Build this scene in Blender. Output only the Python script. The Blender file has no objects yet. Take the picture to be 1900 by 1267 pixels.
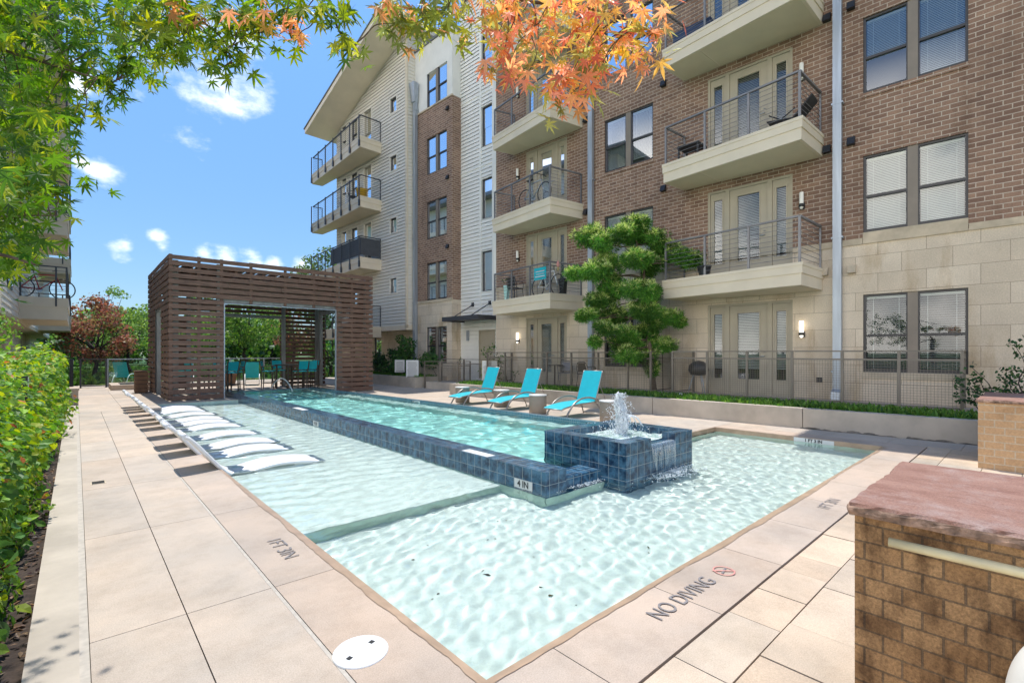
import bpy, math, random
import numpy as np
from mathutils import Vector, Matrix
R = math.radians
rnd = random.Random(11)
nrng = np.random.default_rng(5)
sc = bpy.context.scene
C = sc.collection

# ------------------------------------------------------------------ camera, sky, sun, exposure
# world axes: x runs across the pool towards the big building, y runs along the pool away from the viewer
HEAD = R(42.2)
F_PX = 892.0
cam = bpy.data.objects.new("camera", bpy.data.cameras.new("camera")); C.objects.link(cam)
cam.location = (0, 0, 1.5); cam.rotation_euler = (R(90), 0, -HEAD)
cam.data.sensor_width = 36; cam.data.lens = 36 * F_PX / 1900; cam.data.shift_y = 21.5 / 1900
cam.data.clip_start = 0.05; cam.data.clip_end = 3000
sc.camera = cam
sc.render.resolution_x, sc.render.resolution_y = 1024, 682
sc.view_settings.view_transform = 'Standard'; sc.view_settings.look = 'None'
sc.view_settings.exposure = 1.32; sc.view_settings.gamma = 1.0
sc.render.engine = 'CYCLES'
sc.cycles.use_denoising = True
sc.cycles.max_bounces = 9; sc.cycles.diffuse_bounces = 4; sc.cycles.glossy_bounces = 4
sc.cycles.transmission_bounces = 6; sc.cycles.transparent_max_bounces = 12
sc.cycles.sample_clamp_indirect = 6.0; sc.cycles.blur_glossy = 0.6
SUNV = Vector((0.08, 0.25, 1.0)).normalized()          # towards the sun
sun = bpy.data.objects.new("sun", bpy.data.lights.new("sun", 'SUN')); C.objects.link(sun)
sun.data.energy = 2.0; sun.data.angle = R(0.5); sun.data.color = (1.0, 0.965, 0.905)
sun.rotation_euler = (-SUNV).to_track_quat('-Z', 'Y').to_euler(); sun.location = (0, 0, 30)
world = bpy.data.worlds.new("World"); sc.world = world; world.use_nodes = True
wt = world.node_tree; wt.nodes.clear()

def nd(t, typ, **kw):
    n = t.nodes.new(typ)
    for k, v in kw.items():
        if k.startswith('i_'):
            key = k[2:]
            n.inputs[int(key) if key.isdigit() else key.replace('_', ' ')].default_value = v
        else:
            setattr(n, k, v)
    return n
def lk(t, a, b): t.links.new(a, b)

def build_world():
    out = nd(wt, 'ShaderNodeOutputWorld'); bg = nd(wt, 'ShaderNodeBackground'); bg.inputs[1].default_value = 0.15
    sky = nd(wt, 'ShaderNodeTexSky'); sky.sky_type = 'NISHITA'; sky.sun_disc = False
    sky.sun_elevation = math.asin(SUNV.z); sky.sun_rotation = math.atan2(SUNV.x, SUNV.y)
    sky.altitude = 150; sky.air_density = 1.0; sky.dust_density = 0.25; sky.ozone_density = 2.2
    tc = nd(wt, 'ShaderNodeTexCoord'); sep = nd(wt, 'ShaderNodeSeparateXYZ'); lk(wt, tc.outputs['Generated'], sep.inputs[0])
    dk = nd(wt, 'ShaderNodeMapRange'); dk.inputs[1].default_value = 0.0; dk.inputs[2].default_value = 0.55; dk.inputs[3].default_value = 0.0; dk.inputs[4].default_value = 1.0
    lk(wt, sep.outputs[2], dk.inputs[0])
    rp = nd(wt, 'ShaderNodeMixRGB'); lk(wt, dk.outputs[0], rp.inputs[0]); rp.inputs[1].default_value = (.235, .275, .32, 1); rp.inputs[2].default_value = (.43, .57, .66, 1)
    hs = nd(wt, 'ShaderNodeMixRGB', blend_type='MULTIPLY'); hs.inputs[0].default_value = 1
    lk(wt, sky.outputs[0], hs.inputs[1]); lk(wt, rp.outputs[0], hs.inputs[2])
    nz = nd(wt, 'ShaderNodeTexNoise'); nz.inputs['Scale'].default_value = 9; nz.inputs['Detail'].default_value = 9; nz.inputs['Roughness'].default_value = 0.62
    mp = nd(wt, 'ShaderNodeMapping'); mp.inputs['Scale'].default_value = (1, 1, 1.7)
    lk(wt, tc.outputs['Generated'], mp.inputs[0]); lk(wt, mp.outputs[0], nz.inputs['Vector'])
    # puffs of cumulus: direction on the sky, radius
    puffs = [((0.1648, 0.8856, 0.4341), 0.085), ((0.1224, 0.8895, 0.4403), 0.060), ((0.2107, 0.8666, 0.4524), 0.070), ((0.1879, 0.8871, 0.4216), 0.060), ((0.2374, 0.8603, 0.4511), 0.050), ((0.073, 0.9162, 0.3941), 0.030), ((0.0247, 0.9615, 0.2737), 0.024), ((0.0052, 0.9588, 0.2841), 0.016), ((0.0579, 0.9834, 0.1721), 0.020), ((0.0989, 0.9764, 0.1921), 0.016), ((0.1064, 0.979, 0.1742), 0.016), ((0.1961, 0.9654, 0.1718), 0.024), ((0.2366, 0.9552, 0.1778), 0.029), ((0.1646, 0.9712, 0.1722), 0.018), ((0.2707, 0.9476, 0.1694), 0.025), ((0.3143, 0.9348, 0.1651), 0.022), ((-0.0063, 0.923, 0.3847), 0.050), ((0.0637, 0.8943, 0.4428), 0.040)]
    prev = None
    for d, r in puffs:
        v = Vector(d).normalized()
        vm = nd(wt, 'ShaderNodeVectorMath', operation='DISTANCE'); vm.inputs[1].default_value = v
        lk(wt, tc.outputs['Generated'], vm.inputs[0])
        mr = nd(wt, 'ShaderNodeMapRange'); mr.inputs[1].default_value = r * 1.5; mr.inputs[2].default_value = 0.0
        mr.inputs[3].default_value = 0; mr.inputs[4].default_value = 1
        lk(wt, vm.outputs['Value'], mr.inputs[0])
        if prev is None: prev = mr.outputs[0]
        else:
            mx = nd(wt, 'ShaderNodeMath', operation='MAXIMUM'); lk(wt, prev, mx.inputs[0]); lk(wt, mr.outputs[0], mx.inputs[1]); prev = mx.outputs[0]
    # general thin broken cloud elsewhere in the sky
    nz2 = nd(wt, 'ShaderNodeTexNoise'); nz2.inputs['Scale'].default_value = 2.3; nz2.inputs['Detail'].default_value = 3
    lk(wt, tc.outputs['Generated'], nz2.inputs['Vector'])
    m1 = nd(wt, 'ShaderNodeMath', operation='MULTIPLY_ADD'); lk(wt, nz.outputs[0], m1.inputs[0]); m1.inputs[1].default_value = 2.6; m1.inputs[2].default_value = -1.62
    m2 = nd(wt, 'ShaderNodeMath', operation='MULTIPLY_ADD'); lk(wt, prev, m2.inputs[0]); m2.inputs[1].default_value = 0.74; lk(wt, m1.outputs[0], m2.inputs[2])
    mr2 = nd(wt, 'ShaderNodeMapRange', interpolation_type='SMOOTHSTEP'); mr2.inputs[1].default_value = 0.0; mr2.inputs[2].default_value = 0.95
    lk(wt, m2.outputs[0], mr2.inputs[0])
    mul = nd(wt, 'ShaderNodeMath', operation='MULTIPLY'); lk(wt, mr2.outputs[0], mul.inputs[0]); mul.inputs[1].default_value = 0.92
    gate = nd(wt, 'ShaderNodeMath', operation='GREATER_THAN'); lk(wt, prev, gate.inputs[0]); gate.inputs[1].default_value = 0.001
    mul2 = nd(wt, 'ShaderNodeMath', operation='MULTIPLY'); lk(wt, mul.outputs[0], mul2.inputs[0]); lk(wt, gate.outputs[0], mul2.inputs[1])
    # bright cloud bank added in the unseen sky as fill light for the shaded facade
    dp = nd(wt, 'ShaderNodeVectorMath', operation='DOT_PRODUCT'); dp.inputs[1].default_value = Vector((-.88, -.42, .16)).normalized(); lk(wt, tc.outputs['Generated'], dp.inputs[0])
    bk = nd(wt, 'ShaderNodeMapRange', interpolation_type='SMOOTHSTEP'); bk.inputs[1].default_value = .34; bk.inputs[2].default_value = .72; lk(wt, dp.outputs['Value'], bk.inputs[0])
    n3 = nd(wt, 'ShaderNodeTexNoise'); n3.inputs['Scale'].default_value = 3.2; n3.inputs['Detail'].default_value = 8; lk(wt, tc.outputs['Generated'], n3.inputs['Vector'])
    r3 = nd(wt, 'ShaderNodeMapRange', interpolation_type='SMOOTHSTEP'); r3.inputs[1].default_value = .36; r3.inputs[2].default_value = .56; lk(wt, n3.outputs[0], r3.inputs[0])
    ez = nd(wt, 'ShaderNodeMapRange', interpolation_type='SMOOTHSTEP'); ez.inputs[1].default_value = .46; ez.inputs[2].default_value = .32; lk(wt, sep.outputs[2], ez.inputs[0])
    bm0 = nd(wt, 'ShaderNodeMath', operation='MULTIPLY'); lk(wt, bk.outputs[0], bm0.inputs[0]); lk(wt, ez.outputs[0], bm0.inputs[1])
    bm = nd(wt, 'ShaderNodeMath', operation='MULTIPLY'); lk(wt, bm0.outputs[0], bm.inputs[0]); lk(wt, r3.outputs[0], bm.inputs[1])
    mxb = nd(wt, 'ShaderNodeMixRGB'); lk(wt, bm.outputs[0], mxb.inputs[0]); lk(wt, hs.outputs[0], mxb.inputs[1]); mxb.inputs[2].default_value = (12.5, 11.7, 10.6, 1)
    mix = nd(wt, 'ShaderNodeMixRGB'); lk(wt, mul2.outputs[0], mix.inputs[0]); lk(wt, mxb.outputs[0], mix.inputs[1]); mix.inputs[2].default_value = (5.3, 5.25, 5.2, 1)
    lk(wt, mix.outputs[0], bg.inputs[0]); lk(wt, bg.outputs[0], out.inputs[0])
build_world()

def at(px, py, d):
    """world point seen at photo pixel (px, py), d metres in front of the viewer"""
    a = (px - 950) / F_PX; b = -(py - 655) / F_PX
    sa, ca = math.sin(HEAD), math.cos(HEAD)
    return Vector(((sa + a * ca) * d, (ca - a * sa) * d, 1.5 + b * d))

# ------------------------------------------------------------------ materials
def newmat(name):
    m = bpy.data.materials.new(name); m.use_nodes = True; t = m.node_tree; t.nodes.clear()
    o = nd(t, 'ShaderNodeOutputMaterial'); b = nd(t, 'ShaderNodeBsdfPrincipled'); lk(t, b.outputs[0], o.inputs[0])
    return m, t, b, o
def rgba(c): return (c[0], c[1], c[2], 1)
def noise_mix(t, coord, scale, c1, c2, detail=4, lo=.35, hi=.65, rough=.6, stretch=None):
    n = nd(t, 'ShaderNodeTexNoise'); n.inputs['Scale'].default_value = scale; n.inputs['Detail'].default_value = detail; n.inputs['Roughness'].default_value = rough
    if stretch:
        mp = nd(t, 'ShaderNodeMapping'); mp.inputs['Scale'].default_value = stretch; lk(t, coord, mp.inputs[0]); coord = mp.outputs[0]
    lk(t, coord, n.inputs['Vector'])
    mr = nd(t, 'ShaderNodeMapRange'); mr.inputs[1].default_value = lo; mr.inputs[2].default_value = hi; lk(t, n.outputs[0], mr.inputs[0])
    mx = nd(t, 'ShaderNodeMixRGB'); lk(t, mr.outputs[0], mx.inputs[0])
    for i, c in ((1, c1), (2, c2)):
        if isinstance(c, tuple): mx.inputs[i].default_value = rgba(c)
        else: lk(t, c, mx.inputs[i])
    return mx.outputs[0], n.outputs[0]
def sc3(c, k): return tuple(min(1, v * k) for v in c)
def pbr(name, c, rough=.6, var=.15, vs=3.0, metal=0, bump=0, bs=60, coat=0, spec=.5, stretch=None):
    m, t, b, o = newmat(name)
    tc = nd(t, 'ShaderNodeTexCoord')
    if var:
        col, _ = noise_mix(t, tc.outputs['Object'], vs, sc3(c, 1 - var), sc3(c, 1 + var), stretch=stretch)
        lk(t, col, b.inputs['Base Color'])
    else: b.inputs['Base Color'].default_value = rgba(c)
    b.inputs['Roughness'].default_value = rough; b.inputs['Metallic'].default_value = metal; b.inputs['Specular IOR Level'].default_value = spec
    if coat: b.inputs['Coat Weight'].default_value = coat
    if bump:
        n = nd(t, 'ShaderNodeTexNoise'); n.inputs['Scale'].default_value = bs; n.inputs['Detail'].default_value = 5; lk(t, tc.outputs['Object'], n.inputs['Vector'])
        bp = nd(t, 'ShaderNodeBump'); bp.inputs['Strength'].default_value = bump; bp.inputs['Distance'].default_value = .01
        lk(t, n.outputs[0], bp.inputs['Height']); lk(t, bp.outputs[0], b.inputs['Normal'])
    return m
def bricks(name, c1, c2, mortar, bw, bh, ms, rough=.85, offset=.5, stain=None, bump=.5, gloss=None, vein=None, grit=None):
    m, t, b, o = newmat(name)
    uv = nd(t, 'ShaderNodeUVMap'); tc = nd(t, 'ShaderNodeTexCoord')
    br = nd(t, 'ShaderNodeTexBrick'); br.offset = offset; br.inputs['Scale'].default_value = 1; br.inputs['Mortar Size'].default_value = ms
    br.inputs['Mortar Smooth'].default_value = .1; br.inputs['Brick Width'].default_value = bw; br.inputs['Row Height'].default_value = bh; br.inputs['Bias'].default_value = 0
    br.inputs['Color1'].default_value = rgba(c1); br.inputs['Color2'].default_value = rgba(c2); br.inputs['Mortar'].default_value = rgba(mortar)
    lk(t, uv.outputs[0], br.inputs['Vector'])
    col = br.outputs['Color']
    if vein:
        vc, _ = noise_mix(t, tc.outputs['Object'], vein[0], vein[1], vein[2], detail=6, lo=.38, hi=.62)
        mx = nd(t, 'ShaderNodeMixRGB'); lk(t, br.outputs['Fac'], mx.inputs[0]); lk(t, vc, mx.inputs[1]); mx.inputs[2].default_value = rgba(mortar)
        col = mx.outputs[0]
    big, _ = noise_mix(t, tc.outputs['Object'], .7, (.86, .86, .86), (1.1, 1.1, 1.1), detail=5)
    mu = nd(t, 'ShaderNodeMixRGB', blend_type='MULTIPLY'); mu.inputs[0].default_value = 1; lk(t, col, mu.inputs[1]); lk(t, big, mu.inputs[2])
    fine, fn = noise_mix(t, tc.outputs['Object'], 45, (.85, .85, .85), (1.12, 1.12, 1.12), detail=4) if not grit else noise_mix(t, tc.outputs['Object'], grit, (.52, .50, .48), (1.35, 1.33, 1.3), detail=6, lo=.36, hi=.66, rough=.8)
    mu2 = nd(t, 'ShaderNodeMixRGB', blend_type='MULTIPLY'); mu2.inputs[0].default_value = .8; lk(t, mu.outputs[0], mu2.inputs[1]); lk(t, fine, mu2.inputs[2])
    col = mu2.outputs[0]
    if stain:
        s, _ = noise_mix(t, tc.outputs['Object'], stain[1], (1, 1, 1), stain[0], detail=6, lo=stain[2], hi=stain[2] + .2, stretch=stain[3] if len(stain) > 3 else None)
        mu3 = nd(t, 'ShaderNodeMixRGB', blend_type='MULTIPLY'); mu3.inputs[0].default_value = 1; lk(t, col, mu3.inputs[1]); lk(t, s, mu3.inputs[2]); col = mu3.outputs[0]
    lk(t, col, b.inputs['Base Color']); b.inputs['Roughness'].default_value = rough if gloss is None else gloss
    inv = nd(t, 'ShaderNodeMath', operation='MULTIPLY_ADD'); lk(t, br.outputs['Fac'], inv.inputs[0]); inv.inputs[1].default_value = -1; lk(t, fn, inv.inputs[2])
    bp = nd(t, 'ShaderNodeBump'); bp.inputs['Strength'].default_value = bump; bp.inputs['Distance'].default_value = .006
    lk(t, inv.outputs[0], bp.inputs['Height']); lk(t, bp.outputs[0], b.inputs['Normal'])
    return m
def leafmat(name, trans=.45, rough=.5, tv=1.5):
    m, t, b, o = newmat(name)
    at_ = nd(t, 'ShaderNodeVertexColor'); at_.layer_name = 'leafcol'
    lk(t, at_.outputs[0], b.inputs['Base Color']); b.inputs['Roughness'].default_value = rough; b.inputs['Specular IOR Level'].default_value = .35
    tr = nd(t, 'ShaderNodeBsdfTranslucent')
    hs = nd(t, 'ShaderNodeHueSaturation'); hs.inputs['Saturation'].default_value = 1.12; hs.inputs['Value'].default_value = tv; lk(t, at_.outputs[0], hs.inputs['Color'])
    lk(t, hs.outputs[0], tr.inputs[0])
    mx = nd(t, 'ShaderNodeMixShader'); mx.inputs[0].default_value = trans; lk(t, b.outputs[0], mx.inputs[1]); lk(t, tr.outputs[0], mx.inputs[2]); lk(t, mx.outputs[0], o.inputs[0])
    return m
def glassmat(name, tint=(.8, .88, .9), refl=.16, dark=0.0):
    m, t, b, o = newmat(name)
    tr = nd(t, 'ShaderNodeBsdfTransparent'); tr.inputs[0].default_value = rgba(tint)
    gl = nd(t, 'ShaderNodeBsdfGlossy'); gl.inputs['Roughness'].default_value = .02; gl.inputs[0].default_value = (.95, .97, 1, 1)
    tc = nd(t, 'ShaderNodeTexCoord'); n = nd(t, 'ShaderNodeTexNoise'); n.inputs['Scale'].default_value = .7; n.inputs['Detail'].default_value = 0; lk(t, tc.outputs['Object'], n.inputs['Vector'])
    bp = nd(t, 'ShaderNodeBump'); bp.inputs['Strength'].default_value = .05; bp.inputs['Distance'].default_value = .03; lk(t, n.outputs[0], bp.inputs['Height']); lk(t, bp.outputs[0], gl.inputs['Normal'])
    fr = nd(t, 'ShaderNodeFresnel'); fr.inputs[0].default_value = 1.5
    ma = nd(t, 'ShaderNodeMath', operation='MULTIPLY_ADD'); lk(t, fr.outputs[0], ma.inputs[0]); ma.inputs[1].default_value = .9; ma.inputs[2].default_value = refl; ma.use_clamp = True
    mx = nd(t, 'ShaderNodeMixShader'); lk(t, ma.outputs[0], mx.inputs[0]); lk(t, tr.outputs[0], mx.inputs[1]); lk(t, gl.outputs[0], mx.inputs[2]); lk(t, mx.outputs[0], o.inputs[0])
    return m
def stone_slab(name, c, var=.1, bump=.15, warm=(1.06, 1.0, .94), sp=.06):
    m, t, b, o = newmat(name); tc = nd(t, 'ShaderNodeTexCoord')
    rnd_ = nd(t, 'ShaderNodeAttribute'); rnd_.attribute_name = 'slabcol'
    big, _ = noise_mix(t, tc.outputs['Object'], .9, sc3(c, 1 - var), tuple(min(1, v * w * (1 + var * .5)) for v, w in zip(c, warm)), detail=6)
    fine, fn = noise_mix(t, tc.outputs['Object'], 150, (1 - sp * 2.4,) * 3, (1 + sp * 1.3,) * 3, detail=2)
    mu = nd(t, 'ShaderNodeMixRGB', blend_type='MULTIPLY'); mu.inputs[0].default_value = 1; lk(t, big, mu.inputs[1]); lk(t, fine, mu.inputs[2])
    mu2 = nd(t, 'ShaderNodeMixRGB', blend_type='MULTIPLY'); mu2.inputs[0].default_value = 1; lk(t, mu.outputs[0], mu2.inputs[1]); lk(t, rnd_.outputs[0], mu2.inputs[2])
    st, _ = noise_mix(t, tc.outputs['Object'], 1.6, (1.04, 1.04, 1.04), (.68, .645, .60), detail=12, lo=.45, hi=.76, rough=.8)
    mu3 = nd(t, 'ShaderNodeMixRGB', blend_type='MULTIPLY'); mu3.inputs[0].default_value = .8; lk(t, mu2.outputs[0], mu3.inputs[1]); lk(t, st, mu3.inputs[2])
    lk(t, mu3.outputs[0], b.inputs['Base Color']); b.inputs['Roughness'].default_value = .85
    bp = nd(t, 'ShaderNodeBump'); bp.inputs['Strength'].default_value = bump; bp.inputs['Distance'].default_value = .004; lk(t, fn, bp.inputs['Height']); lk(t, bp.outputs[0], b.inputs['Normal'])
    return m

M = {}
M['brick'] = bricks('brown_brick', (.20, .114, .078), (.31, .188, .126), (.50, .405, .32), .255, .10, .0085, stain=((.72, .69, .66), 1.6, .5, (1, 1, .3)))
M['stone'] = bricks('limestone', (.60, .495, .37), (.70, .59, .455), (.40, .32, .24), .82, .41, .006, rough=.9, stain=((.70, .63, .52), 1.7, .53, (1, 1, .35)), bump=.3)
M['stonecap'] = pbr('limestone_cap', (.52, .43, .31), .9, .2, 2.2, bump=.3)
M['siding'] = pbr('pale_siding', (.70, .65, .56), .6, .05, .8)
M['whitesiding'] = pbr('white_siding', (.82, .795, .73), .6, .04, .8)
M['stucco'] = pbr('white_stucco', (.74, .72, .67), .85, .05, 1.5, bump=.15)
M['tanpaint'] = pbr('tan_paint', (.70, .60, .455), .6, .05, 1.2)
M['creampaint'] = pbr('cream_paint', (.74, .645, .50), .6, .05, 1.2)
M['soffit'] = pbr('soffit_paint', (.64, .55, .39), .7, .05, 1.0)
M['doorpaint'] = pbr('door_paint', (.40, .35, .265), .5, .05, 2)
M['bronze'] = pbr('dark_bronze', (.035, .033, .035), .4, .1, 4)
M['taupe'] = pbr('taupe_metal', (.22, .18, .14), .5, .08, 3)
M['fence'] = pbr('fence_metal', (.17, .145, .115), .45, .08, 3)
M['railgrey'] = pbr('grey_rail_metal', (.20, .195, .20), .4, .1, 3, metal=.3)
M['darkrail'] = pbr('dark_rail_metal', (.05, .052, .06), .45, .1, 3)
M['galv'] = pbr('galvanised_steel', (.40, .44, .49), .45, .15, 2, metal=.55, stretch=(3, 3, .3))
M['black'] = pbr('black_plastic', (.02, .02, .022), .5, .1, 5)
M['white'] = pbr('white_plastic', (.82, .82, .80), .35, .03, 3)
M['whitesign'] = pbr('sign_face', (.66, .66, .64), .5, .04, 4)
M['ink'] = pbr('sign_ink', (.10, .10, .11), .6, 0)
M['redink'] = pbr('red_ink', (.60, .27, .23), .7, 0)
M['deckink'] = pbr('faded_deck_ink', (.22, .20, .195), .8, .2, 30)
M['blindpale'] = pbr('pale_blind', (.50, .52, .485), .6, .04, 2)
M['blinddark'] = pbr('grey_blind', (.42, .44, .41), .6, .05, 2)
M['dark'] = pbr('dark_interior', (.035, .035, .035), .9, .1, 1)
M['glass'] = glassmat('window_glass', (.90, .94, .93), .05)
M['skyglass'] = glassmat('reflective_glass', (.76, .82, .83), .15)
M['clearglass'] = glassmat('clear_glass', (.82, .93, .90), .03)
M['deck'] = stone_slab('deck_concrete', (.49, .422, .352))
M['coping'] = stone_slab('coping_stone', (.49, .40, .325), .12)
M['paver'] = stone_slab('sandstone_paver', (.53, .44, .345), .2)
M['joint'] = pbr('dark_joint', (.15, .125, .10), .95, .2, 4)
M['caulk'] = pbr('pale_caulk', (.46, .41, .345), .8, .1, 20)
M['wetedge'] = pbr('wet_coping', (.41, .285, .19), .35, .15, 5)
M['concrete'] = pbr('planter_concrete', (.46, .40, .325), .9, .14, 1.6, bump=.2)
M['mould'] = pbr('damp_mould', (.20, .18, .155), .95, .3, 6)
M['plaster'] = pbr('pool_plaster', (.575, .632, .608), .8, .12, 9, bump=.25, bs=90)
M['deepplaster'] = pbr('deep_pool_plaster', (.42, .68, .65), .8, .08, 3)
M['greenplaster'] = pbr('pool_riser_plaster', (.50, .64, .55), .8, .1, 6)
M['bluetile'] = bricks('blue_glazed_tile', (.02, .05, .12), (.03, .08, .16), (.30, .35, .36), .152, .152, .003, offset=0, gloss=.13, bump=.25, vein=(9, (.010, .030, .068), (.065, .165, .26)))
M['bluemosaic'] = bricks('small_blue_tile', (.05, .14, .2), (.07, .19, .26), (.32, .38, .38), .05, .05, .003, offset=0, gloss=.15, bump=.2)
M['slat'] = pbr('dark_stained_cedar', (.16, .09, .062), .65, .3, 2.5, bump=.3, bs=40, stretch=(1, 1, 8))
M['steel'] = pbr('weathered_steel', (.30, .31, .31), .5, .2, 2, metal=.3, stretch=(2, 2, .4))
M['woodbin'] = pbr('brown_timber', (.17, .095, .055), .7, .2, 4)
M['teal'] = pbr('turquoise_sling', (.005, .42, .50), .6, .05, 6, bump=.1, bs=200)
M['alu'] = pbr('bronze_aluminium', (.33, .30, .27), .35, .05, 4, metal=.6)
M['darkalu'] = pbr('dark_brown_frame', (.09, .07, .055), .45, .1, 4)
M['drum'] = pbr('taupe_drum', (.30, .245, .19), .55, .07, 3)
M['drumtop'] = pbr('pale_drum_top', (.62, .60, .57), .45, .05, 3)
M['chaise'] = pbr('white_moulded_plastic', (.85, .84, .83), .28, .02, 3)
M['bark'] = pbr('bark', (.11, .075, .052), .9, .35, 8, bump=.6, bs=25)
M['darkbark'] = pbr('dark_bark', (.055, .042, .035), .9, .3, 8, bump=.5, bs=25)
M['leaf'] = leafmat('leaf', .35)
M['mapleleaf'] = leafmat('maple_leaf', .55, .45, 1.7)
M['soil'] = pbr('mulch', (.045, .03, .022), .95, .4, 25, bump=.8, bs=40)
M['grass'] = pbr('grass_ground', (.075, .13, .03), .95, .35, 2, bump=.5)
M['roofmetal'] = pbr('dark_roof_metal', (.16, .17, .18), .45, .1, 2)
M['ochre'] = bricks('sandy_brick', (.36, .195, .08), (.53, .315, .145), (.24, .155, .085), .108, .064, .0035, stain=((.36, .32, .28), 13, .47, (1, 1, .5)), bump=1.4, grit=90)
M['ochreclean'] = bricks('orange_brick', (.52, .32, .165), (.58, .37, .20), (.55, .44, .31), .185, .094, .007, stain=((.6, .55, .5), 2.2, .6), bump=.5)
def mk_flag():
    m, t, b, o = newmat('pink_flagstone'); tc = nd(t, 'ShaderNodeTexCoord')
    a, _ = noise_mix(t, tc.outputs['Object'], 5, (.22, .10, .07), (.37, .21, .155), detail=10, lo=.36, hi=.64, rough=.82, stretch=(1.5, .7, 1))
    c, f = noise_mix(t, tc.outputs['Object'], 3.1, a, (.42, .33, .295), detail=10, lo=.5, hi=.72, rough=.8)
    lk(t, c, b.inputs['Base Color']); b.inputs['Roughness'].default_value = .75
    gr, gf = noise_mix(t, tc.outputs['Object'], 140, (.66, .64, .64), (1.22, 1.22, 1.22), detail=5, lo=.36, hi=.64, rough=.8)
    mg = nd(t, 'ShaderNodeMixRGB', blend_type='MULTIPLY'); mg.inputs[0].default_value = .85; lk(t, c, mg.inputs[1]); lk(t, gr, mg.inputs[2]); lk(t, mg.outputs[0], b.inputs['Base Color'])
    bp = nd(t, 'ShaderNodeBump'); bp.inputs['Strength'].default_value = .7; bp.inputs['Distance'].default_value = .004; lk(t, gf, bp.inputs['Height']); lk(t, bp.outputs[0], b.inputs['Normal'])
    return m
M['flag'] = mk_flag()
M['flagedge'] = pbr('split_flagstone_edge', (.26, .165, .115), .9, .65, 14, bump=.8, bs=60)
def mk_water(name, tint, bump=0.0, bsc=6):
    m, t, b, o = newmat(name); t.nodes.remove(b)
    g = nd(t, 'ShaderNodeBsdfGlass'); g.inputs['IOR'].default_value = 1.33; g.inputs['Roughness'].default_value = 0; g.inputs[0].default_value = rgba(tint)
    lk(t, g.outputs[0], o.inputs[0])
    return m
M['water'] = mk_water('pool_water', (.95, .99, .98))
M['deepwater'] = mk_water('channel_water', (.84, .98, .97))
def mk_spray():
    m, t, b, o = newmat('white_spray'); b.inputs['Base Color'].default_value = (.9, .93, .95, 1); b.inputs['Roughness'].default_value = .25
    tr = nd(t, 'ShaderNodeBsdfTranslucent'); tr.inputs[0].default_value = (.9, .94, .96, 1)
    mx = nd(t, 'ShaderNodeMixShader'); mx.inputs[0].default_value = .4; lk(t, b.outputs[0], mx.inputs[1]); lk(t, tr.outputs[0], mx.inputs[2])
    lk(t, mx.outputs[0], o.inputs[0]); return m
M['spray'] = mk_spray()
def mk_emit(name, c, s):
    m, t, b, o = newmat(name); b.inputs['Base Color'].default_value = (.8, .8, .78, 1); b.inputs['Emission Color'].default_value = rgba(c); b.inputs['Emission Strength'].default_value = s; return m
M['lampglass'] = pbr('opal_glass', (.84, .81, .74), .3, .02, 2)
M['lampon'] = mk_emit('lit_opal_glass', (1, .93, .78), .9)

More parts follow.
